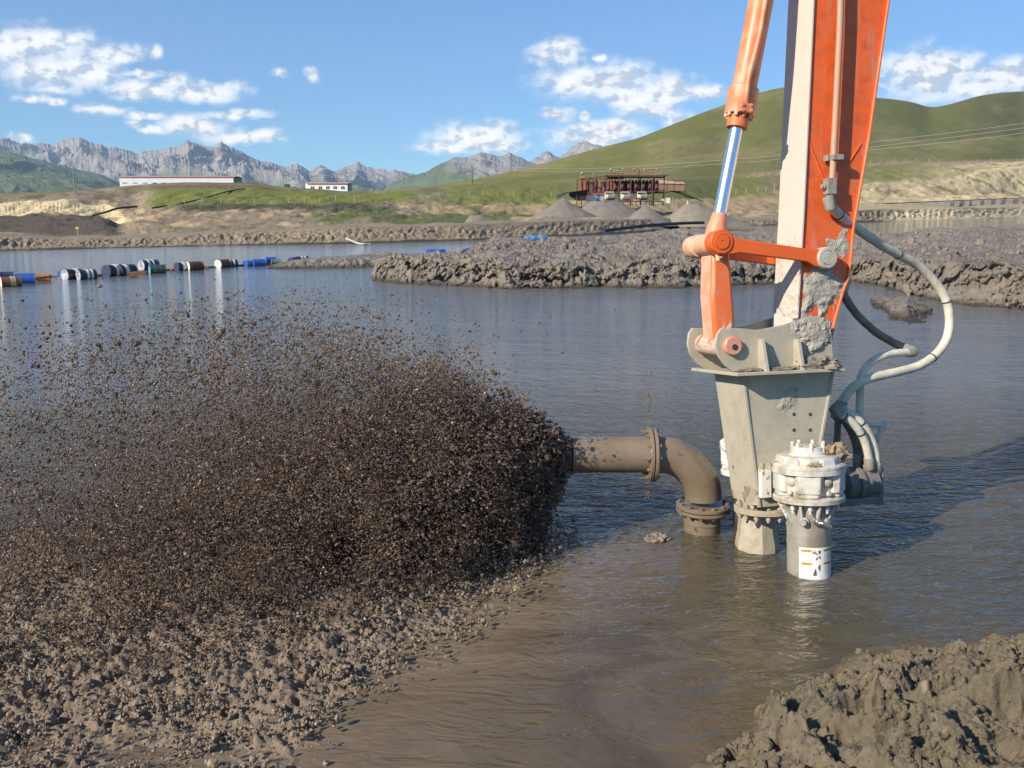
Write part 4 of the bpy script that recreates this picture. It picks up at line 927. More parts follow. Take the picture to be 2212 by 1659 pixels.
def cylhit(u, v, S0, w, r):
    """sight line through (u, v) against the casing of radius r about the axis (S0, w)"""
    o = Vector((0, 0, EYE))-AO; d = ray(u, v); ox, oy, dx, dy_ = o.dot(e_)-S0, o.dot(n_)-w, d.dot(e_), d.dot(n_)
    a, b, c_ = dx*dx+dy_*dy_, ox*dx+oy*dy_, ox*ox+oy*oy-r*r; q = max(0, b*b-a*c_); t = (-b-math.sqrt(q))/a
    return math.atan2(oy+dy_*t, ox+dx*t), (o+d*t).dot(k_)
def agitator(w, main, seed):
    """vertical hydraulic motor over a finned casing that runs into the water"""
    S0 = A2(1747, 1100, .44)[0]; t0 = A2(1747, 1098, .72)[1]+(0 if main else .06)   # t0: underside of the motor's round flange
    wt = M_WHITE if main else M_SPLAT
    def ring(name, prof, mt, n=48, phase=0, parent=pump, bevel=0):
        nonlocal bm
        bm = BM(); lathe(bm, P3(S0, t0, w), k_, prof, n, phase); return build(name, bm, mt, parent, bevel=bevel)
    bm = None
    ring('casing_tube', [(.168,-1.3),(.168,-.08),(.172,-.04),(.172,.0)], M_TUBE if main else M_DARK)  # the far casing's shade is painted in as a dark colour
    ring('motor_flange', [(.262,0),(.272,.006),(.274,.038),(.268,.046),(.20,.062),(.19,.10)], wt)
    # star body: five cylinder blocks bulge out of a round core
    mb = ring('motor_body', [(.205,.045),(.225,.07),(.225,.22),(.205,.235)], wt)
    for i in range(5):
        th = 2*math.pi*i/5 + R(-96+seed); d1 = e_*math.cos(th)+n_*math.sin(th); x_ = k_.cross(d1)
        c0 = P3(S0, t0, w)
        bm = BM(); q = []
        pr = [(-.105,.16),(-.105,.225),(-.078,.262),(.078,.262),(.105,.225),(.105,.16)]
        lo = [c0+x_*a+d1*b+k_*.085 for a, b in pr]; hi_ = [c0+x_*a*1.0+d1*b+k_*.228 for a, b in pr]; prism(bm, lo, hi_)
        lo = [c0+x_*a*.8+d1*b*.97+k_*.052 for a, b in pr]; hi_ = [c0+x_*a*.8+d1*b*.97+k_*.088 for a, b in pr]; prism(bm, lo, hi_)
        cb = build('cylinder_block', bm, wt, mb, bevel=.010)
        th2 = th+math.pi/5; d2 = e_*math.cos(th2)+n_*math.sin(th2)
        bm = BM(); lathe(bm, c0+d2*.20+k_*.175, d2+k_*.15, [(.042,0),(.042,.03),(.034,.042),(.014,.05)], 16); build('plug', bm, wt, mb)
        bm = BM(); lathe(bm, c0+d2*.22+k_*.085, d2+k_*.15, [(.020,0),(.020,.03),(.014,.036)], 12); build('plug', bm, wt, mb)
    ring('motor_cover', [(.262,.224),(.278,.230),(.278,.262),(.274,.266),(.278,.270),(.278,.290),(.262,.306),(.20,.310)], wt)
    for i in range(5):
        th = 2*math.pi*i/5 + R(-60+seed); d1 = e_*math.cos(th)+n_*math.sin(th); x_ = k_.cross(d1); c0 = P3(S0, t0, w)
        bm = BM(); pr = [(-.075,.10),(-.075,.235),(-.055,.252),(.055,.252),(.075,.235),(.075,.10)]
        prism(bm, [c0+x_*a+d1*b+k_*.300 for a, b in pr], [c0+x_*a*.95+d1*(b-.012)+k_*.355 for a, b in pr]); build('cover_lobe', bm, wt, mb, bevel=.006)
    ring('motor_cap', [(.235,.305),(.235,.352),(.228,.362),(.155,.366),(.150,.372)], wt)
    ring('valve_head', [(.138,.362),(.142,.366),(.142,.39),(.128,.396),(.128,.425),(.118,.43),(.0,.43)], wt)
    vh = mb
    for i in range(7):
        th = 2*math.pi*i/7+.15; p = P3(S0+math.cos(th)*.120, t0+.39, w+math.sin(th)*.120)
        bm = BM(); lathe(bm, p, k_, [(.017,0),(.017,.066),(.013,.072),(.0,.073)], 12); box(bm, p+k_*.03+(P3(S0,t0,w)-P3(S0,t0,w)), e_*.006, k_*.03, n_*.006); build('cap_bolt', bm, wt, vh)
    # fins between flange and casing
    if main:
        ct = P3(S0, t0, w)
        for i in range(10):
            th = 2*math.pi*i/10+.5; d1 = e_*math.cos(th)+n_*math.sin(th); x_ = k_.cross(d1)*.009; q = [ct+d1*.165-k_*.002, ct+d1*.245-k_*.002, ct+d1*.235-k_*.03, ct+d1*.165-k_*.165]
            bm = BM(); prism(bm, [p+x_ for p in q], [p-x_ for p in q]); build('fin', bm, M_WHITE, pump, bevel=.002)
            th += math.pi/10; d1 = e_*math.cos(th)+n_*math.sin(th)
            bm = BM(); lathe(bm, ct+d1*.215-k_*.0, -k_, [(.017,0),(.017,.018),(.020,.019),(.020,.045),(.011,.047),(.011,.07)], 6); build('flange_bolt', bm, M_WHITE, pump)
        # plugs and drain cock on the casing
        def rad(u, v):
            th, t_ = cylhit(u, v, S0, w, .168); d = e_*math.cos(th)+n_*math.sin(th); return P3(S0, t_, w)+d*.166, d
        p, d = rad(1738, 1127); bm = BM(); lathe(bm, p, d, [(.036,0),(.036,.022),(.026,.024),(.026,.055),(.022,.06)], 20); build('casing_plug', bm, M_TUBE, pump)
        p, d = rad(1765, 1127); bm = BM(); lathe(bm, p, d, [(.034,0),(.034,.02),(.020,.022),(.020,.05)], 18); tube(bm, [p+d*.045, p+d*.07+e_*.02, p+d*.08+e_*.06-k_*.02, p+d*.075+e_*.085-k_*.035], .015, 12); build('drain_cock', bm, mat('bare_steel', (.6,.58,.55), (.5,.47,.42), 9, .25, metal=.9), pump)
        p, d = rad(1784, 1124); bm = BM(); lathe(bm, p, d, [(.024,0),(.024,.03),(.018,.035)], 16); build('casing_plug', bm, M_BOLT, pump)
        # warning decals wrapped on the casing: four white labels with orange headers
        m_w = mat('decal_white', (.86,.85,.80), (.80,.78,.70), 9, .4, bump=0); m_o = mat('decal_orange', (.78,.38,.03), (.70,.34,.03), 9, .4, bump=0)
        m_k = mat('decal_print', (.10,.09,.08), (.14,.12,.10), 9, .5, bump=0); m_g = mat('decal_small_print', (.55,.54,.50), (.6,.58,.52), 9, .5, bump=0)
        def wrap(bm, th0, th1, ta, tb_, r):
            nseg = max(2, int((th1-th0)/.08)); a = []
            for i in range(nseg+1):
                th = th0+(th1-th0)*i/nseg; d = e_*math.cos(th)+n_*math.sin(th); c_ = P3(S0, 0, w)
                a.append((bm.verts.new(c_+d*r+k_*ta), bm.verts.new(c_+d*r+k_*tb_)))
            for p, q in zip(a, a[1:]): bm.faces.new((p[0], q[0], q[1], p[1]))
        ta_, tb2 = cylhit(1757, 1184, S0, w, .168)[1], cylhit(1757, 1262, S0, w, .168)[1]; H_ = ta_-tb2
        T0 = R(50); T1 = R(147)
        bm = BM(); wrap(bm, T0, T1, ta_, tb2, .1692); dl = build('warning_decal', bm, m_w, pump)
        for col_ in (0, 1):
            a0_, a1_ = (R(113), R(142)) if col_ == 0 else (R(53), R(82))
            for row in (0, 1):
                y0 = ta_-H_*(.05+row*.36)
                bm = BM(); wrap(bm, a0_, a1_, y0, y0-.020, .1697); hd = build('decal_header', bm, m_o, dl)
                # exclamation triangle and the word on the header
                bm = BM(); c_ = P3(S0, 0, w)
                def dp(th, t_, r=.1701): d = e_*math.cos(th)+n_*math.sin(th); return c_+d*r+k_*t_
                tq = a1_-R(2.6); bm.faces.new([bm.verts.new(x) for x in (dp(tq+R(1.9), y0-.016), dp(tq-R(1.9), y0-.016), dp(tq, y0-.004))])
                GL = {'W':[(0,1,.25,0),(.25,0,.5,.7),(.5,.7,.75,0),(.75,0,1,1)],'A':[(0,0,.5,1),(.5,1,1,0),(.2,.4,.8,.4)],'R':[(0,0,0,1),(0,1,.9,.9),(.9,.9,.9,.5),(.9,.5,0,.5),(.3,.5,1,0)],'N':[(0,0,0,1),(0,1,1,0),(1,0,1,1)],'I':[(.5,0,.5,1)],'G':[(1,.9,0,1),(0,1,0,0),(0,0,1,0),(1,0,1,.5),(1,.5,.5,.5)]}
                for i_, ch in enumerate('WARNING'):
                    for x0, y0_, x1, y1_ in GL[ch]:
                        ox = a1_-R(5.8)-R(2.35)*i_; X0, X1 = ox-R(1.7)*x0, ox-R(1.7)*x1; Y0, Y1 = y0-.0155+.011*y0_, y0-.0155+.011*y1_
                        dx_, dy2 = (X1-X0)*.17, Y1-Y0; l_ = math.hypot(dx_, dy2)+1e-9; ox_, oy_ = -dy2/l_*.0009/.17, dx_/l_*.0009
                        bm.faces.new([bm.verts.new(q) for q in (dp(X0-ox_, Y0-oy_), dp(X1-ox_, Y1-oy_), dp(X1+ox_, Y1+oy_), dp(X0+ox_, Y0+oy_))])
                build('decal_lettering', bm, m_k, dl)
                bm = BM()
                for ln in range(7): wrap(bm, a0_+R(1+RNG.uniform(0, 6)), a1_-R(1), y0-.034-ln*.0105, y0-.037-ln*.0105, .1697)
                build('decal_small_print', bm, m_g, dl)
        # pictograms in the middle column: striped chevrons
        def blot(u0, v0, pts):
            bm = BM(); vs = []
            for u, v in pts:
                th, t_ = cylhit(u, v, S0, w, .17); d = e_*math.cos(th)+n_*math.sin(th); vs.append(bm.verts.new(P3(S0, t_, w)+d*.1699))
            bm.faces.new(vs); build('pictogram', bm, m_k, dl)
        U_ = lambda x: (1920+x*200/1659)/1.15732; V_ = lambda y: (1260+y*200/1659)/1.15732
        for sh_ in ([(970,960),(1095,960),(1095,1035),(1050,1040),(1040,985),(960,1000)], [(905,1025),(960,985),(1040,1050),(1020,1062),(960,1030)], [(1040,1075),(1095,1090),(1095,1145),(1070,1140)], [(990,1130),(1030,1110),(1050,1130),(1000,1180)],
                    [(1060,1265),(1090,1265),(1090,1390),(1065,1390),(1055,1340),(1030,1350)], [(975,1360),(1000,1350),(1015,1490),(935,1490),(950,1420)]):
            blot(0, 0, [(U_(x), V_(y)) for x, y in sh_])
agitator(.44, True, 0)
agitator(-.46, False, 25)
# motor block with valve and hose ports behind, on the right
mb_c = P3(A2(1850, 1045, -.05)[0], A2(1850, 1045, -.05)[1], -.05)
bm = BM(); lathe(bm, mb_c-e_*.14, e_, [(.11,0),(.13,.01),(.13,.10),(.15,.105),(.15,.15),(.12,.155),(.12,.30),(.09,.31)], 32); M_SHADEM = mat('shaded_motor_paint', (.17,.16,.14), (.32,.30,.26), 9, .6, bump=.5, bscale=30, lo=.5, hi=.75); build('side_motor', bm, M_SHADEM, pump)  # shade behind the pump is put into this darker motor colour
bm = BM(); box(bm, mb_c+e_*.12+k_*.02, e_*.055, k_*.13, n_*.08); build('port_block', bm, M_SHADEM, pump, bevel=.008)
bm = BM(); box(bm, mb_c+e_*.20-k_*.03, e_*.030, k_*.16, n_*.06); build('port_block', bm, M_SHADEM, pump, bevel=.01)
bm = BM(); box(bm, mb_c-e_*.02-k_*.13, e_*.20, k_*.03, n_*.12); build('motor_bracket', bm, M_SHADEM, pump, bevel=.004)
for dx in (.10, .19):
    bm = BM(); lathe(bm, mb_c+e_*dx+k_*.14, k_, [(.040,0),(.040,.02),(.032,.022),(.032,.06),(.036,.061),(.036,.08)], 6); build('hose_nut', bm, M_FIT, pump, bevel=.002)

# ================================================================== MUD LUMPS lying on the pump
def lump(name, c0, rx, ry, rz, seed, mt, label, sharp=1.0):
    bm = BM(); bmesh.ops.create_icosphere(bm, subdivisions=5, radius=1)
    co = np.array([v.co[:] for v in bm.verts])
    dsp = 1+.45*fbm(co[:, 0]*1.6+seed, co[:, 1]*1.6, co[:, 2]*1.6, 3)+sharp*.55*(ridged(co[:, 0]*1.8, co[:, 1]*1.8+seed, co[:, 2]*1.8, 4)-.4)+.10*fbm(co[:, 0]*9, co[:, 1]*9, co[:, 2]*9, 3)
    for v, k in zip(bm.verts, dsp):
        p = v.co*float(k); q = e_*(p.x*rx)+n_*(p.y*ry)+k_*(max(p.z, -.15)*rz); v.co = Vector(c0)+q
    return build(name, bm, mt, loc=c0, sharp=80, label=label, cat='mud lump')
m_lump = mat('wet_lump_mud', (.19,.155,.12), (.28,.24,.19), 9, .7, bump=.8, bscale=30, bdist=.01)
m_tan = mat('peeling_tan_mud', (.36,.27,.16), (.22,.17,.11), 10, .7, bump=.8, bscale=30, bdist=.008)
lump('mud_lump', P3(A2(1770,796,.33)[0], tf+.012, .33), .17, .09, .085, 3, m_lump, 'dark wet mud lump piled on the right end of the mounting plate', 1.3)
lump('mud_lump', P3(A2(1690,800,.36)[0], tf+.005, .34), .13, .05, .025, 8, m_lump, 'low smear of mud along the middle of the mounting plate', .8)
lump('mud_lump', P3(A2(1620,800,.36)[0], tf+.005, .34), .10, .05, .022, 12, m_lump, 'small flat mud smear at the left end of the mounting plate', .8)
S0 = A2(1747, 1100, .44)[0]; t0 = A2(1747, 1098, .72)[1]
lump('mud_lump', P3(S0+.17, t0+.335, .50), .125, .10, .10, 21, m_tan, 'tan curling mud lump on the right rim of the white motor', 1.5)
lump('mud_lump', P3(S0-.05, t0+.305, .66), .085, .035, .025, 25, m_tan, 'thin tan mud streak on the front rim of the white motor', 1.0)

# ================================================================== HOSES
M_HOSE = mat('muddy_hose', (.72,.66,.52), (.55,.50,.38), 7, .6, bump=.5, bscale=30, bdist=.006)
M_HOSED = mat('dark_muddy_hose', (.17,.155,.125), (.25,.225,.18), 8, .7, bump=.8, bscale=24, bdist=.01)
def hose(pts, r, mt, label, ends=True, wob=.035, ties=()):
    q = smooth_path([A3(u, v, w) for u, v, w in pts], 9)
    h = thing('hydraulic_hose', label, 'hose', q[0], 'hydraulic hoses of the dredging pump')
    bm = BM(); tube(bm, q, r, 16, wob=wob); build('hose_tube', bm, mt, h, sharp=70)
    if ends:
        for a, b in ((q[0], q[2]), (q[-1], q[-3])):
            d = (b-a).normalized(); bm = BM(); lathe(bm, a-d*.01, d, [(r*1.15,0),(r*1.22,.01),(r*1.22,.10),(r*1.05,.11)], 16); build('hose_fitting', bm, M_FIT, h)
    for k in ties:
        i = int(k*(len(q)-2)); d = (q[i+1]-q[i]).normalized(); bm = BM(); lathe(bm, q[i]-d*.006, d, [(r*1.10,0),(r*1.14,.002),(r*1.14,.010),(r*1.10,.012)], 14); build('hose_tie', bm, M_DARK, h)
    return h
hose([(1789,428,.25),(1793,442,.25),(1806,458,.22),(1830,478,.15),(1860,500,.05),(1905,530,-.05),(1945,552,-.12),(1985,575,-.18),(2017,606,-.2),(2040,640,-.2),(2050,676,-.2),(2050,712,-.2),(2040,742,-.2),(2017,770,-.18),(1985,790,-.15),(1945,802,-.12),(1900,812,-.08),(1866,822,-.05),(1842,838,-.05),(1822,862,-.08),(1812,890,-.1)],
     .039, M_HOSE, 'pale mud coated hose looping wide to the right of the stick', ties=(.12,.3,.47,.66))
hose([(1815,620,-.10),(1824,640,-.14),(1850,678,-.22),(1885,712,-.30),(1912,730,-.32),(1942,746,-.30),(1972,757,-.27)],
     .034, M_HOSED, 'dark hose dropping from behind the stick to the loop tip', wob=.09)
hose([(1974,761,-.26),(1945,762,-.22),(1910,768,-.18),(1882,782,-.14),(1866,800,-.10),(1858,822,-.08),(1858,850,-.1),(1857,895,-.12),(1866,925,-.12),(1866,1000,-.12)],
     .034, M_HOSE, 'pale hose folding back under the loop and running down to the side motor', wob=.05)
hose([(1806,872,.0),(1815,882,.02),(1846,900,.03),(1870,928,.03),(1887,965,.02),(1893,1000,0.),(1894,1020,-.03)],
     .038, M_HOSE, 'upper pale hose of the tied pair beside the tapered box', ties=(.15,.45,.9))
hose([(1800,880,.06),(1812,893,.07),(1840,912,.08),(1862,940,.07),(1874,975,.05),(1879,1010,.02)],
     .034, M_HOSE, 'lower pale hose of the tied pair beside the tapered box', ties=(.3,.6))
hose([(1803,895,-.12),(1820,905,-.13),(1838,930,-.14),(1850,965,-.14),(1853,1005,-.12)], .034, M_HOSED, 'dark hose curving down behind the tied pale pair')
hose([(1811,885,-.16),(1809,930,-.16),(1807,975,-.15),(1806,1010,-.14)], .028, M_HOSED, 'dark straight hose tight beside the tapered box')
hose([(1868,915,-.16),(1884,917,-.18),(1902,917,-.2),(1912,913,-.2),(1903,930,-.18),(1892,952,-.16)], .026, M_HOSE, 'short hooked hose stub at the far right of the pump', ends=False)

# ================================================================== DISCHARGE PIPE
dp_ = thing('discharge_pipe', 'brown mud coated discharge pipe with bolted elbow spewing mud to the left', 'pipe', on(1516, 1140))
M_PIPE = mat('wet_brown_pipe', (.185,.135,.090), (.235,.180,.125), 3.2, .34, bump=.35, bscale=22, bdist=.006, r2=.22, spec=.6)
YP = 7.9; hc = at(1408, 982, YP); vc = at(1516, 1157, YP); RP = .162; RB = .40
elb = [Vector((vc.x, YP, -.8)), Vector((vc.x, YP, -.2)), Vector((vc.x, YP, hc.z-RB))]
for i in range(1, 15):
    a = math.pi/2*i/14; elb.append(Vector((vc.x-RB+RB*math.cos(a), YP, hc.z-RB+RB*math.sin(a))))
elb.append(Vector((hc.x+.03, YP, hc.z)))
zf = at(1515, 1096, YP).z
bm = BM(); tube(bm, [p for p in elb if p.z > zf], RP, 44); build('elbow', bm, M_PIPE, dp_)
bm = BM(); rod(bm, (vc.x, YP, -.8), (vc.x, YP, zf), RP*1.0, 44); lathe(bm, (vc.x, YP, .075), (0,0,1), [(RP,0),(RP+.006,.004),(RP+.006,.012),(RP,.016)], 40); build('riser', bm, M_PIPE, dp_)
mouth = at(1236, 983, YP)
bm = BM()
x_, y_, ax = frame_of((-1, 0, 0)); Ld = hc.x-mouth.x; prof = [(RP*.98,0),(RP*.98,Ld),(RP*.90,Ld),(RP*.90,.1),(0,.1)]
lathe(bm, (hc.x, YP, hc.z), (-1,0,0), prof, 44); build('straight_pipe', bm, M_PIPE, dp_)
def flange_pair(c0, ax, r, nb, phase):
    for sg in (-1, 1):
        bm = BM(); lathe(bm, Vector(c0)+Vector(ax)*(.004*sg), Vector(ax)*sg, [(RP*.9,0),(r-.004,0),(r,.004),(r,.026),(r-.006,.030),(RP+.004,.030)], 48); fl = build('flange', bm, M_PIPE, dp_)
    x_, y_, a_ = frame_of(ax)
    for i in range(nb):
        th = 2*math.pi*i/nb+phase; p = Vector(c0)+(x_*math.cos(th)+y_*math.sin(th))*(r-.030); ln = (.10 if i % 3 == 0 else .03) if abs(a_.x) > .5 else .0
        bm = BM(); lathe(bm, p-a_*.055, a_, [(.017,0),(.017,.018),(.010,.019),(.010,.055+.035),(.018,.092),(.018,.11),(.010,.111),(.010,.11+ln*.5)], 8); build('flange_bolt', bm, M_PIPE, dp_)
flange_pair((hc.x, YP, hc.z), (-1,0,0), .238, 12, .1)
flange_pair((vc.x, YP, zf), (0,0,1), .236, 12, .25)
# mud bubbling where the neck meets the water
lump('mud_lump', on(1420, 1165), .10, .07, .05, 31, m_lump, 'small wet mud lump breaking the water left of the riser', 1.2)
# ================================================================== DRUMS on the floating pipeline
K5 = lambda x, y: (x*.336, 483.9+y*.336)
def dcol(name, a, b=None, rough=.45): return mat(name, a, b or tuple(x*.7 for x in a), 5, rough, bump=.15, bscale=12, lo=.45, hi=.7)
PAL = dict(navy=dcol('navy_paint', (.035,.05,.13), (.03,.035,.06)), blue=dcol('blue_paint', (.03,.10,.42), (.03,.07,.25)), lblue=dcol('light_blue_paint', (.12,.30,.55), (.10,.2,.38)),
 white=dcol('white_drum_paint', (.78,.76,.70), (.62,.52,.40)), rust=dcol('rusty_paint', (.42,.18,.07), (.30,.13,.06), .8), brown=dcol('brown_paint', (.13,.07,.045), (.2,.1,.06), .7), tan=dcol('tan_paint', (.50,.36,.22)),
 black=dcol('black_paint', (.03,.03,.035), (.05,.045,.04)), teal=dcol('teal_paint', (.12,.42,.42), (.16,.35,.33)), dgreen=dcol('dark_green_paint', (.035,.075,.06), (.05,.07,.05)), grey=dcol('grey_green_paint', (.13,.19,.17)),
 dirty=dcol('dirty_blue_white', (.30,.38,.52), (.55,.5,.45)), cream=dcol('cream_paint', (.80,.70,.52), (.7,.55,.38)))
def drum(cx_, vb, dia, ang, lid, bodyc, bands, label, patch=None, sink=.13):
    u, v = K5(cx_, vb); base = on(u, v, 0); dist = base.y/math.cos(PITCH)
    r = max(.17, dia*.336/F*dist*.56); L = r*3.05; a = R(ang)
    ax = Vector((math.sin(a), math.cos(a), 0)); c0 = base+Vector((0, 0, r*(1-sink*2)*1.0)); c0.z = r*(1-2*sink)
    o = thing('oil_drum', label, 'drum', c0, 'drums floating the pipeline across the pond')
    bm = BM(); lathe(bm, c0, ax, [(r*.97,0),(r*1.02,.006),(r*1.02,.025),(r*.985,.035),(r*.985,L*.32),(r*1.02,L*.335),(r*.985,L*.35),(r*.985,L*.65),(r*1.02,L*.665),(r*.985,L*.68),(r*.985,L-.03),(r*1.02,L-.02),(r*1.02,L)], 28)
    build('drum_body', bm, PAL[bodyc], o)
    bm = BM(); lathe(bm, c0-ax*.004, ax, [(r*.95,-.002),(r*.95,.004),(r*.93,.006),(r*.93,.0)], 28); build('drum_lid', bm, PAL[lid], o)
    bm = BM(); lathe(bm, c0-ax*.004+Vector((0,0,r*.6)), -ax, [(r*.12,0),(r*.12,.02)], 12); build('bung', bm, PAL['black'], o)
    for b0, b1, bc in bands:
        bm = BM(); lathe(bm, c0+ax*L*b0, ax, [(r*.99,0),(r*1.03,.004),(r*1.03,L*(b1-b0))], 28); build('paint_band', bm, PAL[bc], o)
    if patch:
        x_ = ax.cross(Vector((0,0,1))); q = c0-ax*.012; s = r*.38
        bm = BM(); prism(bm, [q+x_*s+Vector((0,0,s*.3)), q+Vector((0,0,s*1.1)), q-x_*s+Vector((0,0,-.2*s)), q-Vector((0,0,s*.9))], [p+ax*.008 for p in (q+x_*s+Vector((0,0,s*.3)), q+Vector((0,0,s*1.1)), q-x_*s+Vector((0,0,-.2*s)), q-Vector((0,0,s*.9)))])
        build('label_patch', bm, PAL[patch], o)
DR = [
 (8,405,66,52,'cream','brown',[(.45,.72,'tan')],'rusty drum with cream lid and tan band at the left end of the row',None),
 (100,384,66,66,'lblue','blue',[],'long bright blue drum lying beside the rusty end drum',None),
 (2,352,40,60,'navy','navy',[],'dark blue drum half hidden behind the left end of the row',None),
 (235,366,44,72,'cream','rust',[],'low rust orange drum sunk deep in the water',None),
 (385,345,42,30,'blue','blue',[],'small plain blue drum behind the white patched drum',None),
 (418,358,66,26,'dirty','black',[(.55,.8,'white')],'black drum with a white square patch on its blue lid','white'),
 (505,358,62,40,'dirty','black',[(.42,.56,'white'),(.66,.8,'white')],'black drum with two white bands and a red stained lid','rust'),
 (683,338,74,26,'navy','black',[(.4,.7,'white')],'black white banded drum, left one of the close navy lidded pair',None),
 (760,334,70,26,'navy','black',[(.3,.5,'white')],'black white banded drum, right one of the close navy lidded pair',None),
 (910,296,64,34,'dirty','navy',[(.3,.42,'white'),(.6,.7,'white')],'drum with scratched blue and white lid raised above its neighbours','rust'),
 (963,318,56,58,'teal','dgreen',[],'dark green drum with pale teal lid',None),
 (1135,300,52,36,'navy','black',[(.35,.6,'white')],'navy lidded drum left of the white lidded brown one',None),
 (1208,298,56,44,'white','brown',[(.3,.42,'black'),(.6,.72,'black')],'brown and black banded drum with bright white lid',None),
 (1402,281,52,22,'white','brown',[],'drum with large clean white lid in the middle of the row',None),
 (1452,274,42,50,'navy','black',[(.2,.36,'white'),(.6,.75,'white')],'dark drum with white bands behind the clean white lidded one',None),
 (1576,271,40,30,'blue','lblue',[],'small blue drum at the tip of the mud spit',None),
 (1628,270,44,56,'blue','blue',[],'royal blue drum lying broadside on the mud spit',None),
 (1700,258,44,44,'lblue','blue',[],'blue drum with pale blue lid standing higher on the spit',None),
 (1745,262,32,68,'grey','grey',[],'grey green drum half buried in the mud spit',None),
 (1868,256,42,28,'navy','navy',[],'plain navy drum beside the white patched drum on the spit',None),
 (1912,250,42,46,'black','black',[(.3,.42,'white'),(.62,.74,'white')],'black drum with white patch and bands at the right end of the spit','white'),
]
for d in DR: drum(*d[:8], patch=d[8])
K7 = lambda x, y: (743+x*.3517, 483.9+y*.3517)
def far_drum(u, v, r, ang, c1, label, z=.1, D=None):
    p = on(u, v, z) if D is None else at(u, v, D); a = R(ang); ax = Vector((math.sin(a), math.cos(a), 0)); L = r*3
    o = thing('oil_drum', label, 'drum', p, 'drums floating the pipeline across the pond'); bm = BM()
    lathe(bm, p, ax, [(r*.97,0),(r,.02),(r,L*.32),(r*1.03,L*.34),(r,L*.36),(r,L*.98),(r*.97,L)], 20); build('drum_body', bm, PAL[c1], o)
    bm = BM(); lathe(bm, p-ax*.01, ax, [(r*.92,-.004),(r*.92,.006)], 20); build('drum_lid', bm, PAL[c1], o)
far_drum(938, 546.5, .24, 80, 'blue', 'blue drum on the mud behind the spit, beside a twin', .25)
far_drum(922, 546, .22, 70, 'blue', 'shorter blue drum on the mud behind the spit', .25)
far_drum(1003, 542, .18, 75, 'blue', 'tiny blue drum almost hidden at the bank edge', .2)
for i, (u, v, r, c1, lb) in enumerate(((1133,516,.16,'lblue','light blue drum lying on top of the mud bank'),(1146,515,.16,'lblue','second light blue drum touching the first on the bank top'),(1164,514,.16,'lblue','pale blue drum at the right of the three on the bank top'),(1305,509,.16,'navy','small navy drum alone on the bank top'))):
    far_drum(u, v, r, 75, c1, lb, D=54 if i < 3 else 62)
# floating black pipeline, rusty beam
pl = thing('floating_pipeline', 'black dredging pipeline floating between the drums', 'pipeline', on(60, 603))
bm = BM(); tube(bm, smooth_path([on(*K5(x, y), -.01) for x, y in ((-60,372),(120,352),(300,345),(420,348),(620,338),(840,318),(1000,303),(1100,300),(1300,285),(1420,280),(1560,270),(1700,262),(1900,252))], 6), .09, 12)
build('pipe_run', bm, PAL['black'], pl)
for x, y in ((620,338),(1100,300),(1330,283)):
    p = on(*K5(x, y), .04); bm = BM(); lathe(bm, p-Vector((.06,0,0)), (1,.35,0), [(.19,0),(.19,.05),(.14,.05),(.14,.07),(.19,.07),(.19,.12)], 16); build('pipe_joint', bm, PAL['rust'], pl)
a_, b_ = on(*K5(838, 322), .12), on(*K5(945, 316), .14)
bm = BM(); d_ = b_-a_; box(bm, (a_+b_)/2, d_/2, (0,.13,0), (0,0,.09)); build('rusty_beam', bm, PAL['rust'], loc=a_, bevel=.01, label='short rusty orange beam floating between two groups of drums', cat='beam')
a_, b_ = on(*K5(236, 350), .16), on(*K5(330, 338), .2)
bm = BM(); box(bm, (a_+b_)/2, (b_-a_)/2, (0,.10,0), (0,0,.05)); build('rusty_beam', bm, PAL['rust'], loc=a_, bevel=.01, label='thin rusty beam behind the sunken orange drum', cat='beam')

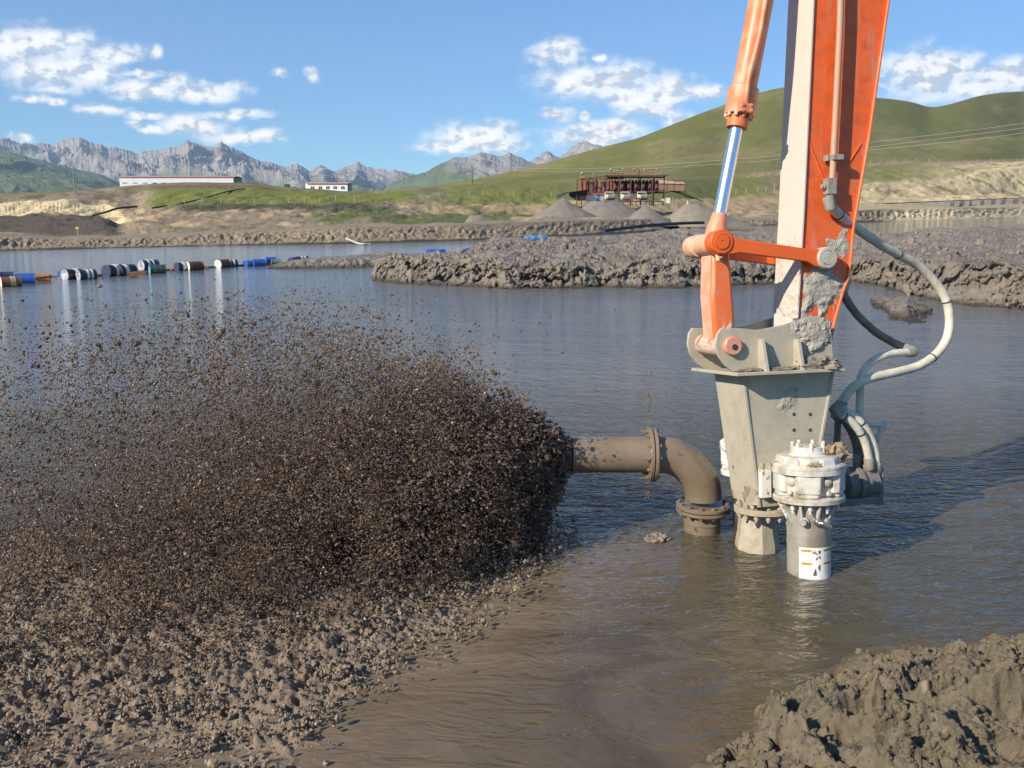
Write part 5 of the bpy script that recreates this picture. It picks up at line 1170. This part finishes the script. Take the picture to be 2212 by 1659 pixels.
# ================================================================== BUILDINGS
M_WALL = mat('white_cladding', (.80,.80,.79), (.74,.74,.73), .6, .6, bump=0); M_WALL2 = mat('grey_cladding', (.66,.67,.70), (.62,.63,.66), .4, .6, bump=0)
M_REDR = mat('red_roof_trim', (.45,.10,.08), (.38,.09,.07), 2, .6, bump=0); M_ROOF = mat('pale_roof', (.60,.52,.52), (.55,.48,.48), 1, .6, bump=0)
M_WIN = mat('dark_window', (.03,.035,.045), (.05,.055,.06), 1, .2, bump=0)
def shed(name, label, u0, u1, vtop, vbot, D, depth, gable_u, wins, wall, cat_='building', sl=.0):
    a, b_ = at(u0, vbot, D), at(u1, vbot, D); zt = at((u0+u1)/2, vtop, D).z; zb = a.z-3; zr = zt
    y0, y1 = D, D+depth; xg = a.x+(at(gable_u, vbot, D).x-a.x)
    o = thing(name, label, cat_, (a.x, D, a.z)); w = b_.x-a.x; he = zt-a.z; eave = zt-he*.10
    t_ = Vector((-.45, 1, 0)).normalized()*depth
    p0, p1 = Vector((xg, D, zb)), Vector((b_.x, D, zb)); p2, p3 = p1+Vector((0,depth,0)), Vector((a.x, D+depth*.55, zb)); up = lambda p, z: Vector((p.x, p.y, z))
    bm = BM(); fw = (p1-p0); prism(bm, [p0, p1, up(p1, eave), up(p0, eave)], [x+Vector((0,.25,0)) for x in (p0, p1, up(p1, eave), up(p0, eave))]); build('front_wall', bm, wall, o)
    gm = (p0+p3)/2; bm = BM(); q = [p0, up(p0, eave), up(gm, zt), up(p3, eave), p3]; prism(bm, q, [x+Vector((.25,.1,0)) for x in q]); build('gable_wall', bm, M_WALL, o)
    bm = BM(); q = [p2, up(p2, eave), up(p3, eave), p3]; prism(bm, q, [x-Vector((0,.25,0)) for x in q]); build('back_wall', bm, wall, o)
    ov = Vector((-.3,-.35,-.08)); r0, r1, r2, r3 = up(p0, eave)+ov, up(p1, eave)+Vector((.3,-.35,-.08)), up((p1+p2)/2, zt), up(gm, zt)+Vector((-.3,0,0))
    bm = BM(); prism(bm, [r0, r1, r2, r3], [x+Vector((0,0,.18)) for x in (r0, r1, r2, r3)]); rf = build('roof', bm, M_ROOF, o)
    bm = BM(); q = [up(p3, eave), up(p2, eave), r2, r3]; prism(bm, q, [x+Vector((0,0,.18)) for x in q]); build('rear_roof', bm, M_ROOF, o)
    bm = BM(); box(bm, (r0+r1)/2+Vector((0,-.06,.10)), (r1-r0)/2, (0,.05,0), (0,0,he*.035+.05)); build('eave_trim', bm, M_REDR, rf)
    for (ua, ub, va, vb_, mt, nm) in wins:
        q0, q1 = at(ua, va, D), at(ub, vb_, D); cx_, cz_ = (q0.x+q1.x)/2, (q0.z+q1.z)/2; hx, hz = abs(q1.x-q0.x)/2, abs(q0.z-q1.z)/2
        if nm == 'window':
            bm = BM(); abox(bm, cx_-hx*1.1, cx_+hx*1.1, D-.06, D+.02, cz_-hz*1.12, cz_+hz*1.12); wf = build('window', bm, M_WALL, o)
            bm = BM(); abox(bm, cx_-hx, cx_+hx, D-.075, D-.05, cz_-hz, cz_+hz); build('pane', bm, mt, wf)
            bm = BM(); abox(bm, cx_-hx*.08, cx_+hx*.08, D-.10, D-.07, cz_-hz, cz_+hz); build('mullion', bm, M_WALL, wf)
        else:
            bm = BM(); abox(bm, cx_-hx, cx_+hx, D-.05, D+.02, cz_-hz, cz_+hz); build(nm, bm, mt, o)
    return o
lw_ = []
for i, cx_ in enumerate((802,870,932,994,1054,1115,1175,1234,1296,1354,1414,1470)):
    lw_.append(((cx_-15)*.336, (cx_+15)*.336, 259.2+403*.336, 259.2+408*.336, M_WIN if i < 8 else M_REDR, 'vent_strip'))
shed('long_shed', 'very long low white shed with red eave on the left ridge', 254, 505, 380, 402.5, 480, 16, 259, lw_, M_WALL2)
K4 = lambda x, y: (553+x*.2813, 328.4+y*.2813)
ww_ = [(*[K4(x-14, 0)[0], K4(x+14, 0)[0]], K4(0, 263)[1], K4(0, 285)[1], M_WIN, 'window') for x in (434,494,552,608,667)]
ww_ += [(K4(x-7, 0)[0], K4(x+7, 0)[0], K4(0, 296)[1], K4(0, 305)[1], M_REDR, 'plinth_sign') for x in (510,540,570,598)]
shed('white_house', 'small white house with five dark windows beside the lattice mast', 654, 751, 394.5, 416.5, 430, 12, 665, ww_, M_WALL)
# ================================================================== POLES, MAST, WIRES
M_WOOD = mat('weathered_pole', (.30,.26,.21), (.22,.19,.15), 2, .8, bump=0); M_WOODD = mat('dark_pole', (.10,.07,.055), (.14,.1,.08), 2, .8, bump=0)
def pole(u0, v0, u1, v1, D, r, mt, label, arm=True, grp='poles standing along the far shore'):
    a, b_ = at(u0, v0, D), at(u1, v1, D); a.z -= 2; o = thing('utility_pole', label, 'pole', at(u0, v0, D), grp)
    bm = BM(); rod(bm, a, b_, r*1.15, 12, r*.8); build('pole_shaft', bm, mt, o)
    if arm: bm = BM(); box(bm, b_-Vector((0,0,.5)), (.55,0,0), (0,.05,0), (0,0,.05)); build('cross_arm', bm, mt, o)
pole(163.5, 416, 156.5, 359, 250, .14, M_WOOD, 'pale leaning pole at the far left above the yellow cliff')
pole(1020.5, 394, 1019.5, 355, 300, .15, M_WOODD, 'dark pole at the foot of the green hill')
mast = thing('lattice_mast', 'thin lattice mast with small antennas beside the white house', 'mast', at(612, 412, 380))
m_galv = mat('galvanised_steel', (.30,.32,.33), (.24,.26,.27), 3, .5, bump=0)
b0 = at(612, 414, 380); t1_ = at(608.5, 347, 380)
bm = BM()
for i, (dx, dy_) in enumerate(((-.28,-.28),(.28,-.28),(0,.3))): rod(bm, b0+Vector((dx,dy_,-1)), t1_+Vector((dx*.3,dy_*.3,-2)), .035, 6)
build('mast_leg', bm, m_galv, mast)
bm = BM()
for i in range(16):
    f0, f1 = i/16, (i+1)/16; s_ = -1 if i % 2 else 1; p = b0.lerp(t1_, f0); q = b0.lerp(t1_, f1); k0, k1 = .28*(1-f0*.7), .28*(1-f1*.7)
    rod(bm, p+Vector((k0*s_,-k0,0)), q+Vector((-k1*s_,-k1,0)), .025, 6)
build('mast_bracing', bm, m_galv, mast)
bm = BM(); rod(bm, t1_-Vector((0,0,2)), t1_, .03, 6); build('mast_tip', bm, m_galv, mast)
for v, s_ in ((385,1),(392,-1),(396,1)):
    p = at(611, v, 379.6); bm = BM(); box(bm, p+Vector((.5*s_,0,0)), (.5,0,0), (0,.05,0), (0,0,.06)); rod(bm, p+Vector((1.0*s_,0,-.5)), p+Vector((1.0*s_,0,.5)), .07, 8); build('antenna', bm, m_galv, mast)
tb = at(620, 409, 375)
o = thing('transformer_box', 'dark green metal box at the foot of the lattice mast', 'metal box', tb)
bm = BM(); abox(bm, tb.x-1.0, tb.x+1.0, 375, 376.5, tb.z-.6, tb.z+2.0); build('box_shell', bm, mat('dark_green_box', (.02,.06,.045), (.03,.07,.05), 1, .5, bump=0), o, bevel=.05)
bm = BM(); abox(bm, tb.x-1.3, tb.x+1.3, 374.7, 376.8, tb.z-1.1, tb.z-.6); build('box_plinth', bm, M_WALL, o)
for (pts, lb) in (([(1020,358,300),(1250,365,290),(1560,346,262),(1690,334,250),(1871,309,235),(2212,266,205),(2500,214,180)],'upper wire of the power line crossing the green hill'),
                  ([(1020,362,300),(1250,371,290),(1560,354,262),(1690,343,250),(1871,319,235),(2212,276,205),(2500,224,180)],'middle wire of the power line crossing the green hill'),
                  ([(1860,326,236),(2040,308,220),(2212,287,205),(2500,240,180)],'lower wire of the power line at the right'),
                  ([(743,407,300),(830,414,302),(960,417,305),(1020,412,305)],'thin cable from the white house to the dark pole')):
    q = [at(*p) for p in pts]; bm = BM(); tube(bm, smooth_path(q, 5), .028, 5); build('power_wire', bm, mat('wire', (.42,.42,.38), (.4,.4,.36), 1, .5, bump=0) if 'cable' not in lb else M_DARK, loc=q[0], label=lb, cat='wire')
# fences of short pale posts
M_POST = mat('whitewashed_post', (.42,.39,.30), (.34,.31,.24), 4, .8, bump=0)
def fence(label, us_, k, h, w=.045, dv=None):
    pts = [ground_z(u, k if not callable(k) else k(u)) for u in us_]; o = thing('fence', label, 'fence', pts[0])
    for p in pts:
        bm = BM(); ln = RNG.normal(0, .06); prism(bm, [p+Vector(q) for q in ((-w,-w,-.5),(w,-w,-.5),(w,w,-.5),(-w,w,-.5))], [p+Vector(q)+Vector((ln,0,0)) for q in ((-w,-w,h),(w,-w,h),(w,w,h),(-w,w,h))]); build('fence_post', bm, M_POST, o)
    for z in (.45, .85):
        bm = BM(); tube(bm, [p+Vector((0,-.09,h*z)) for p in pts], .008, 4); build('fence_wire', bm, M_POST, o)
fence('row of short pale fence posts across the green strip at left', [398,437,476,513,550,586,622,656,692,726,765], lambda u: 5.02+.0002*(u-398), 1.15)
fence('sparse pale fence posts on the turf below the dark pole', [905,950,1014,1043,1075,1110,1150,1190], 5.35, 1.2)
fence('tiny pale fence posts along the foot of the green hill at right', [1720,1745,1770,1795,1880,1905,1930,1957,1980,2005,2030,2056,2085,2112,2140,2168,2195], 6.05, 2.0, .12)
fence('pale fence posts on the turf terrace behind the chromed rod', [1590,1612,1635,1655,1672,1690], 5.2, 1.9, .1)
fence('small pale fence posts along the crest above the yellow cliff', [20,60,105,145,200,230,260], 5.0, .75, .035)
# ================================================================== LEFT SHORE DETAILS
def strip(pts, r, mt, name, label, cat_, n=8):
    bm = BM(); tube(bm, smooth_path(pts, 5), r, n); build(name, bm, mt, loc=pts[0], label=label, cat=cat_)
K6 = lambda x, y: (x*.336, 259.2+y*.336)
M_BLK = mat('black_rubber', (.02,.02,.02), (.035,.03,.03), 2, .6, bump=0)
def offg(u, k, dz=.1): p = ground_z(u, k); p.z += dz; p.y -= .3; return p
cp_ = at(254, 478, 190)
YC = ground_z(225, 4.0).y-1.5
strip([at(*K6(590,615), YC), at(*K6(680,592), YC+1), at(*K6(760,568), YC+3), at(*K6(880,556), YC+8)], .22, M_BLK, 'black_pipeline', 'black pipeline running down the yellow cliff at left', 'pipeline')
strip([offg(330,5.0), offg(400,5.12), offg(450,5.3), offg(500,5.55), offg(530,5.7)], .14, M_BLK, 'black_pipeline', 'black pipeline curving up through the green strip', 'pipeline')
o = thing('culvert', 'short cream concrete culvert block at the foot of the yellow cliff', 'culvert', cp_)
m_conc = mat('cream_concrete', (.62,.56,.40), (.52,.46,.33), 2, .8)
for i in range(2):
    bm = BM(); p = cp_+Vector((-.9+i*1.95, .3*i, .2)); box(bm, p, (.95,.15,.03), (-.15,1.1,0), (0,-.2,.62)); build('concrete_block', bm, m_conc, o, bevel=.06)
# stray pale pipe sliding into the pond
strip([on(728,510,.55)+Vector((0,.0,.0)), on(752,517,.35), on(775,526,.12), on(800,527.5,.06)], .09, mat('pale_plastic_pipe', (.55,.53,.48), (.45,.43,.38), 3, .5), 'pale_pipe', 'thin pale pipe slanting down the dyke into the pond', 'pipe')
sg_ = at(168, 506, 84); bm = BM(); rod(bm, sg_-Vector((0,0,.6)), sg_+Vector((0,0,.55)), .03, 6); box(bm, sg_+Vector((0,-.02,.55)), (.14,0,0), (0,.02,0), (0,0,.10)); build('yellow_marker', bm, mat('yellow_paint', (.55,.42,.05), (.5,.38,.05), 3, .5), loc=sg_, label='small yellow marker stake on the dyke at left', cat='stake')
# grazing goats at the cliff foot
m_goat = mat('dark_wool', (.16,.13,.10), (.3,.26,.2), 3, .9); 
def goat(u, v, D, sg, label):
    p = at(u, v, D); o = thing('goat', label, 'goat', p, 'goats grazing under the yellow cliff')
    bm = BM(); f = Vector((sg, 0, 0))
    bmesh.ops.create_icosphere(bm, subdivisions=2, radius=1)
    for q in bm.verts: q.co = p+Vector((q.co.x*.42, q.co.y*.16, .55+q.co.z*.19+abs(q.co.x)*.03))
    for dx in (-.28, .28):
        for dy_ in (-.09, .09): rod(bm, p+Vector((dx,dy_,-.05)), p+Vector((dx,dy_,.5)), .03, 6, .055)
    tube(bm, [p+f*.34+Vector((0,0,.62)), p+f*.5+Vector((0,0,.55)), p+f*.58+Vector((0,0,.35)), p+f*.66+Vector((0,0,.22))], lambda t: .10-.05*t, 8)
    rod(bm, p+f*.57+Vector((0,.06,.42)), p+f*.50+Vector((0,.10,.50)), .02, 5); rod(bm, p-f*.42+Vector((0,0,.66)), p-f*.5+Vector((0,0,.6)), .025, 5)
    for q in bm.verts: q.co = p+(q.co-p)*.55
    build('goat_body', bm, m_goat, o)
for i, (x, lb) in enumerate(((155,'goat grazing farthest left under the yellow cliff'),(272,'goat grazing alone left of the pair'),(352,'left goat of the close pair under the cliff'),(372,'right goat of the close pair under the cliff'),(432,'goat grazing right of the close pair'),(535,'goat nearest the black pipeline under the cliff'))):
    q = ground_z(x*.336, 4.0); p_ = K6(x, 603); goat(p_[0], p_[1], q.y-.6, -1 if i % 2 else 1, lb)

# ================================================================== RIGHT SHORE: gravel heaps, processing plant
def heap(name, u0, uc, u1, vtop, vbase, D, ry, mt, label, seed, flat=.0):
    a, b_, c0 = at(u0, vbase, D), at(u1, vbase, D), at(uc, vtop, D); z0_ = a.z-1.0; n_a, n_r = 72, 30; bm = BM(); rings = []
    base_c = Vector((c0.x, D+ry*.35, 0))
    for j in range(n_r+1):
        f = j/n_r; row = []
        for i in range(n_a):
            th = 2*math.pi*i/n_a; rx = (b_.x-c0.x) if math.cos(th) > 0 else (c0.x-a.x)
            x = c0.x+math.cos(th)*rx*f; y = D+ry*.35+math.sin(th)*ry*f
            hgt = (1-max(0, f-flat)/(1-flat)) if f > flat else 1
            z = z0_+(c0.z-z0_)*(hgt**1.06)+.22*float(perlin(x*.35+seed, y*.35, seed))*(1-f)+.18*float(perlin(x*1.1, y*1.1, seed))*f*(1-f)*3
            row.append(bm.verts.new((x, y, z)))
        rings.append(row)
    for j in range(n_r):
        for i in range(n_a): k = (i+1) % n_a; bm.faces.new((rings[j][i], rings[j][k], rings[j+1][k], rings[j+1][i]))
    bmesh.ops.remove_doubles(bm, verts=rings[0], dist=.05)
    return build(name, bm, mt, loc=(c0.x, D, z0_), sharp=80, label=label, cat='gravel heap')
M_GRAV = mat('grey_gravel', (.21,.185,.15), (.17,.15,.125), .25, .95, bump=.6, bscale=4, bdist=.05)
M_GRAV2 = mat('sandy_gravel', (.27,.23,.17), (.2,.17,.135), .3, .95, bump=.6, bscale=4, bdist=.05)
heap('gravel_heap', 1105, 1220, 1340, 428, 478, 150, 8, M_GRAV, 'tall grey gravel cone in front of the tarpaulin shelter', 2)
heap('gravel_heap', 1205, 1305, 1450, 435, 476, 154, 9, M_GRAV, 'broad grey gravel heap in front of the processing plant', 7, .26)
heap('gravel_heap', 1330, 1396, 1470, 443, 474, 146, 5, M_GRAV, 'small pointed gravel heap under the plant platform', 13)
heap('gravel_heap', 1420, 1500, 1640, 442, 476, 152, 9, M_GRAV2, 'low pale gravel heap right of the plant', 17, .15)
heap('gravel_heap', 985, 1022, 1120, 464, 484, 112, 3.5, M_GRAV, 'flat grey gravel heap left of the tall cone', 23, .2)
heap('gravel_heap', 1480, 1487, 1505, 432, 448, 190, 3, mat('yellow_sand', (.50,.38,.20), (.42,.32,.17), .4, .95), 'small yellow sand heap right of the plant', 29)
heap('earth_mound', 60, 420, 592, 403, 414, 330, 16, mat('dark_earth', (.15,.11,.075), (.12,.09,.06), .3, .95, bump=.7, bscale=2, bdist=.1), 'long dark earth mound in front of the long shed', 37, .55)
heap('earth_mound', 592, 632, 664, 404, 416, 372, 5, mat('dark_earth2', (.15,.105,.07), (.11,.08,.055), .4, .95, bump=.7, bscale=2, bdist=.1), 'small dark earth mound between mast and white house', 43, .2)

K3 = lambda x, y: (1175+x*.1562, 345.6+y*.1562)
DP = 200.
plant = thing('processing_plant', 'rusty steel frame of red ore tanks on the far shore', 'ore plant', at(*K3(1050, 560), DP))
M_RUST = mat('rusty_steel', (.13,.055,.035), (.09,.045,.035), 1.5, .8, bump=0); M_TANK = mat('faded_red_tank', (.34,.07,.05), (.22,.05,.04), .8, .7, bump=0); M_TANKD = mat('dark_red_tank', (.16,.05,.045), (.09,.04,.04), .8, .7, bump=0)
M_BOX = mat('rusty_hopper', (.22,.12,.075), (.3,.2,.13), 1.5, .8, bump=0)
def K(x, y, D=DP): return at(*K3(x, y), D)
for x, yt, yb, D in ((455,265,560,203),(520,262,560,199),(630,250,560,196),(720,240,470,204),(860,215,560,196),(1035,215,560,196),(1195,215,560,196),(1308,130,470,199),(1332,220,560,204),(1495,215,560,196),(1515,225,560,204),(1655,228,560,199)):
    a, b_ = K(x, yb, D), K(x, yt, D); bm = BM(); abox(bm, a.x-.10, a.x+.10, a.y-.1, a.y+.1, a.z-1, b_.z); build('column', bm, M_RUST, plant)
for p, q, D0_, D1_, h in (((455,275),(630,250),203,196,.14),((630,250),(860,222),196,196,.14),((860,216),(1655,222),196,196,.16),((860,240),(1655,240),204,204,.14),((520,270),(1100,255),204,204,.12),((610,460),(1655,432),196,197,.14),((1430,435),(1655,432),203,203,.12),((860,185),(1100,185),198,198,.05),((1020,130),(1600,133),199,199,.05),((520,180),(860,180),199,199,.05),((1430,470),(1655,432),203,203,.08)):
    a, b_ = K(*p, D0_), K(*q, D1_); bm = BM(); d = b_-a; y = Vector((0,0,1)).cross(d).normalized(); box(bm, (a+b_)/2, d/2, y*.10, (0,0,h)); build('beam', bm, M_RUST, plant)
a, b_ = K(500, 445, 197), K(1655, 445, 205); bm = BM(); abox(bm, a.x, b_.x, 197, 205, a.z-.12, a.z+.12); build('platform', bm, M_RUST, plant)
a, b_ = K(860, 232, 197), K(1655, 232, 204); bm = BM(); abox(bm, a.x, b_.x, 197, 204, b_.z-.05, b_.z+.10); build('roof_deck', bm, M_RUST, plant)
tk = [(520,'r'),(572,'r'),(620,'r'),(672,'d'),(722,'d'),(782,'r'),(842,'r'),(892,'d'),(932,'r'),(985,'d'),(1030,'d'),(1085,'d'),(1130,'d'),(1175,'d'),(1225,'d'),(1275,'d'),(1320,'d'),(1375,'d'),(1420,'d'),(1470,'d'),(1510,'d'),(1562,'d')]
for i, (x, k) in enumerate(tk):
    a = K(x, 425, 199 if i % 2 else 200.5); b_ = K(x, 292, a.y); r = 23*.1562/F*200
    bm = BM(); H_ = b_.z-a.z; lathe(bm, a, (0,0,1), [(r*.4,-.3),(r,0),(r,H_*.86),(r*1.08,H_*.87),(r*1.08,H_*.93),(r*.5,H_*1.04),(r*.2,H_*1.12)], 18); build('tank', bm, M_TANK if k == 'r' else M_TANKD, plant)
for x, y0, y1 in ((525,200,255),(690,205,250),(920,150,215),(1085,150,215),(1240,150,210),(1388,155,210),(1558,152,210)):
    a, b_ = K(x-24, y1, 199), K(x+24, y0, 199); bm = BM(); abox(bm, a.x, b_.x, 198.4, 199.8, a.z, b_.z); abox(bm, a.x-.06, b_.x+.06, 198.3, 199.9, b_.z, b_.z+.1); hp = build('hopper', bm, M_BOX, plant)
    bm = BM(); c0 = K(x-8, y0, 199); tube(bm, [c0, c0+Vector((0,0,.35)), c0+Vector((.25,0,.42))], .07, 8); build('spout', bm, M_WALL, hp)
for nm, x0, x1, y0, y1, mt in (('site_cabin',612,725,482,565,M_WALL),('site_cabin',776,832,480,560,mat('grey_cabin_paint', (.36,.38,.40), (.3,.32,.34), 1, .6, bump=0)),('blue_door_panel',731,771,478,568,mat('bright_blue_panel', (.03,.22,.62), (.03,.2,.55), 1, .5, bump=0))):
    a, b_ = K(x0, y1, 194), K(x1, y0, 194); bm = BM(); abox(bm, a.x, b_.x, 194, 196.4 if nm == 'site_cabin' else 194.2, a.z, b_.z); build(nm, bm, mt, plant)
bm = BM(); a, b_ = K(604, 462, 193.8), K(860, 478, 193.8); abox(bm, a.x, b_.x, 193.7, 194.6, b_.z, a.z); build('red_fascia', bm, M_REDR, plant)
# lower platform with railings
a, b_ = K(850, 566, 191), K(1650, 560, 191); bm = BM(); abox(bm, a.x, b_.x, 190, 196, a.z-.15, a.z); build('lower_deck', bm, M_DARK, plant)
for i in range(14):
    x = 860+i*60; a = K(x, 640 if x > 1200 else 600, 190.3); b_ = K(x, 520, 190.3); bm = BM(); abox(bm, a.x-.05, a.x+.05, 190.2, 190.35, a.z, b_.z); build('railing_post', bm, M_RUST, plant)
a, b_ = K(1110, 545, 189.9), K(1330, 520, 189.9); bm = BM(); abox(bm, a.x, b_.x, 189.8, 189.95, a.z, b_.z); build('red_fence_panel', bm, mat('red_panel', (.33,.06,.07), (.28,.06,.06), 1, .6, bump=0), plant)
# washing drums
M_SPIR = mat('cream_drum', (.66,.64,.50), (.58,.55,.42), 1, .6, bump=0)
for x, lb in ((915,'left cream washing drum with dark spiral ribs'),(1135,'middle cream washing drum with dark spiral ribs'),(1365,'right cream washing drum with dark spiral ribs')):
    c0 = K(x-60, 515, 193); o = thing('washing_drum', lb, 'washing drum', c0, 'washing drums in front of the ore plant'); r = 38*.1562/F*193; L = 120*.1562/F*193
    ax = Vector((1, .12, 0)).normalized(); bm = BM(); lathe(bm, c0, ax, [(r*.55,-.12),(r,.02),(r,L),(r*.6,L+.1)], 24); build('drum_shell', bm, M_SPIR, o)
    for i in range(6): bm = BM(); lathe(bm, c0+ax*(L*(.22+i*.135)), ax, [(r*1.0,0),(r*1.10,.02),(r*1.10,.10),(r,.12)], 24); build('drum_rib', bm, M_DARK, o)
    a, b_, c2 = K(x-70, 540, 193.6), K(x-70, 445, 193.6), K(x+50, 445, 193.6); bm = BM(); tube(bm, [a, b_-Vector((0,0,.1)), b_+Vector((.1,0,0)), c2-Vector((.1,0,0)), c2-Vector((0,0,.5))], .09, 8); build('feed_pipe', bm, M_SPIR, o)
for x, D, lb in ((988,192.5,'blue motor box right of the left washing drum'),(1222,192.5,'blue motor box right of the middle washing drum')):
    a, b_ = K(x-14, 515, D), K(x+16, 478, D); bm = BM(); abox(bm, a.x, b_.x, D, D+.5, a.z, b_.z); build('motor_box', bm, mat('motor_blue', (.03,.16,.5), (.03,.12,.4), 1, .5, bump=0), loc=a, bevel=.03, label=lb, cat='motor box')
for x0, x1, y0, y1, lb in ((1632,1668,530,590,'white pump cabinet at the right foot of the plant'),(1684,1750,515,600,'cream tank box at the right foot of the plant')):
    a, b_ = K(x0, y1, 192), K(x1, y0, 192); o = thing('machine_cabinet', lb, 'cabinet', a); bm = BM(); abox(bm, a.x, b_.x, 192, 193, a.z, b_.z); build('cabinet_shell', bm, M_SPIR, o, bevel=.03)
    bm = BM(); abox(bm, a.x-.1, b_.x+.1, 191.9, 193.1, b_.z, b_.z+.12); build('cabinet_lid', bm, M_DARK, o)
for x0, y0, x1, y1, lb in ((1780,650,1782,510,'left post of the bare rack right of the plant'),(1838,655,1838,560,'right post of the bare rack right of the plant')):
    bm = BM(); rod(bm, K(x0, y0, 188), K(x1, y1, 188), .09, 8); build('rack_post', bm, M_WOOD, loc=K(x0, y0, 188), label=lb, cat='post')
# tarpaulin shelter
sh_ = thing('tarpaulin_shelter', 'dark green tarpaulin shelter sloping beside the plant', 'shelter', K(400, 560, 190))
M_TARP = mat('dark_green_tarpaulin', (.05,.075,.065), (.09,.12,.11), .8, .6, bump=.4, bscale=3)
tp = [[K(170,485,187),K(300,452,187),K(450,430,187),K(612,408,187)],[K(180,520,192),K(310,470,195),K(460,445,195),K(612,425,195)],[K(220,560,186),K(330,500,186.6),K(370,470,186.6),K(400,450,186.6)]]
bm = BM(); g_ = [[bm.verts.new(p) for p in row] for row in (tp[1], tp[0])]
for i in range(3): bm.faces.new((g_[0][i], g_[0][i+1], g_[1][i+1], g_[1][i]))
f_ = [bm.verts.new(p) for p in (K(170,487,186.9), K(190,540,186.5), K(240,560,186.4), K(330,490,186.4), K(345,452,186.9))]; bm.faces.new(f_)
bmesh.ops.solidify(bm, geom=bm.faces[:], thickness=.05); build('tarpaulin', bm, M_TARP, sh_)
bm = BM(); prism(bm, [K(345,455,188),K(608,415,188),K(580,560,188),K(460,565,188),K(350,500,188)], [K(345,455,188.1),K(608,415,188.1),K(580,560,188.1),K(460,565,188.1),K(350,500,188.1)]); build('net_wall', bm, mat('black_net', (.015,.017,.018), (.03,.03,.03), 3, .9, bump=0), sh_)
for x in (455, 600): bm = BM(); rod(bm, K(x, 570, 187.7), K(x, 420, 187.7), .06, 8); build('shelter_pole', bm, M_RUST, sh_)
# pink roofed sheds behind, channel wall on the right shore
for i, (x0, x1, lb) in enumerate(((1590,1700,'left one of the pale pink site roofs behind the plant'),(1710,1800,'middle one of the pale pink site roofs behind the plant'),(1808,1940,'right one of the pale pink site roofs behind the plant'))):
    D = 290; a, b_ = K(x0, 335, D), K(x1, 335, D); zt = K(x0, 275+i*12, D).z
    o = thing('site_hut', lb, 'hut', a, 'pink roofed huts behind the ore plant'); bm = BM(); abox(bm, a.x, b_.x, D, D+5, a.z-2, a.z+(zt-a.z)*.25); build('wall', bm, M_BOX, o)
    bm = BM(); z0_ = a.z+(zt-a.z)*.25; prism(bm, [Vector((a.x-.2,D-.3,z0_)), Vector((b_.x+.2,D-.3,z0_)), Vector((b_.x+.2,D+2.6,zt)), Vector((a.x-.2,D+2.6,zt))], [Vector((a.x-.2,D-.3,z0_-.12)), Vector((b_.x+.2,D-.3,z0_-.12)), Vector((b_.x+.2,D+2.6,zt-.12)), Vector((a.x-.2,D+2.6,zt-.12))]); build('roof', bm, mat('pink_roof', (.55,.29,.25), (.5,.26,.22), .8, .7, bump=0), o)
    bm = BM(); prism(bm, [Vector((a.x-.2,D+2.6,zt)), Vector((b_.x+.2,D+2.6,zt)), Vector((b_.x+.2,D+5.3,z0_)), Vector((a.x-.2,D+5.3,z0_))], [Vector((a.x-.2,D+2.6,zt-.12)), Vector((b_.x+.2,D+2.6,zt-.12)), Vector((b_.x+.2,D+5.3,z0_-.12)), Vector((a.x-.2,D+5.3,z0_-.12))]); build('rear_roof', bm, M_REDR, o)
ch = thing('channel_wall', 'long grey panelled channel wall above the yellow bank at right', 'channel wall', at(1860, 446, 350))
m_pan = mat('grey_panel', (.30,.28,.25), (.24,.22,.2), .5, .8, bump=0); m_pk = mat('pinkish_panel', (.42,.31,.25), (.36,.27,.22), .5, .8, bump=0); m_dk = mat('dark_gap', (.15,.14,.13), (.11,.10,.095), .5, .8, bump=0)
x = 1848.; i = 0
while x < 2330:
    w_ = RNG.uniform(6, 15); D = 330+(x-1848)*.25; slope = lambda u: 449.5-(u-1848)*.042
    a, b_ = at(x, slope(x), D), at(x+w_-1, slope(x+w_), D); hh = 5.2/F*D
    mt = m_dk if (2035 < x < 2200 and i % 2) else (m_pk if 1895 < x < 1940 else m_pan)
    bm = BM(); prism(bm, [a+Vector((0,0,-hh)), b_+Vector((0,0,-hh)), b_+Vector((0,0,hh)), a+Vector((0,0,hh))], [q+Vector((0,.4,0)) for q in (a+Vector((0,0,-hh)), b_+Vector((0,0,-hh)), b_+Vector((0,0,hh)), a+Vector((0,0,hh)))]); build('wall_panel', bm, mt, ch)
    bm = BM(); abox(bm, b_.x+.02, b_.x+.30, b_.y-.3, b_.y+.5, b_.z-hh, b_.z+hh*1.15); build('wall_post', bm, m_pan, ch)
    x += w_; i += 1
a, b_ = at(1848, 442.5, 329), at(2330, 422.5, 449); bm = BM(); box(bm, (a+b_)/2, (b_-a)/2, (0,.4,0), (0,0,.16)); build('coping', bm, M_DARK, ch)
strip([at(1304,498.5,118), at(1380,489,128), at(1430,485,134), at(1480,482,139), at(1520,481,142)], .22, M_BLK, 'black_pipeline', 'black pipeline lying on the shore behind the mud bank', 'pipeline')
strip([at(1890,423,700), at(1960,418,700), at(2030,416,700)], .45, M_BLK, 'black_pipeline', 'black pipeline across the sandy terrace right of the stick', 'pipeline')
# ================================================================== AIR
bm = BM(); abox(bm, -16000, 16000, -3000, 14500, -2.8, 2400)
m_h = bpy.data.materials.new('haze'); m_h.use_nodes = True; Tn = N(m_h.node_tree); Tn.n.clear()
pv = Tn.new('ShaderNodeVolumePrincipled'); pv.inputs['Density'].default_value = HAZE; pv.inputs['Color'].default_value = (.55,.76,1,1); pv.inputs['Anisotropy'].default_value = .1
mo = Tn.new('ShaderNodeOutputMaterial'); Tn.l.new(pv.outputs[0], mo.inputs['Volume'])
build('haze', bm, m_h, kind='stuff')
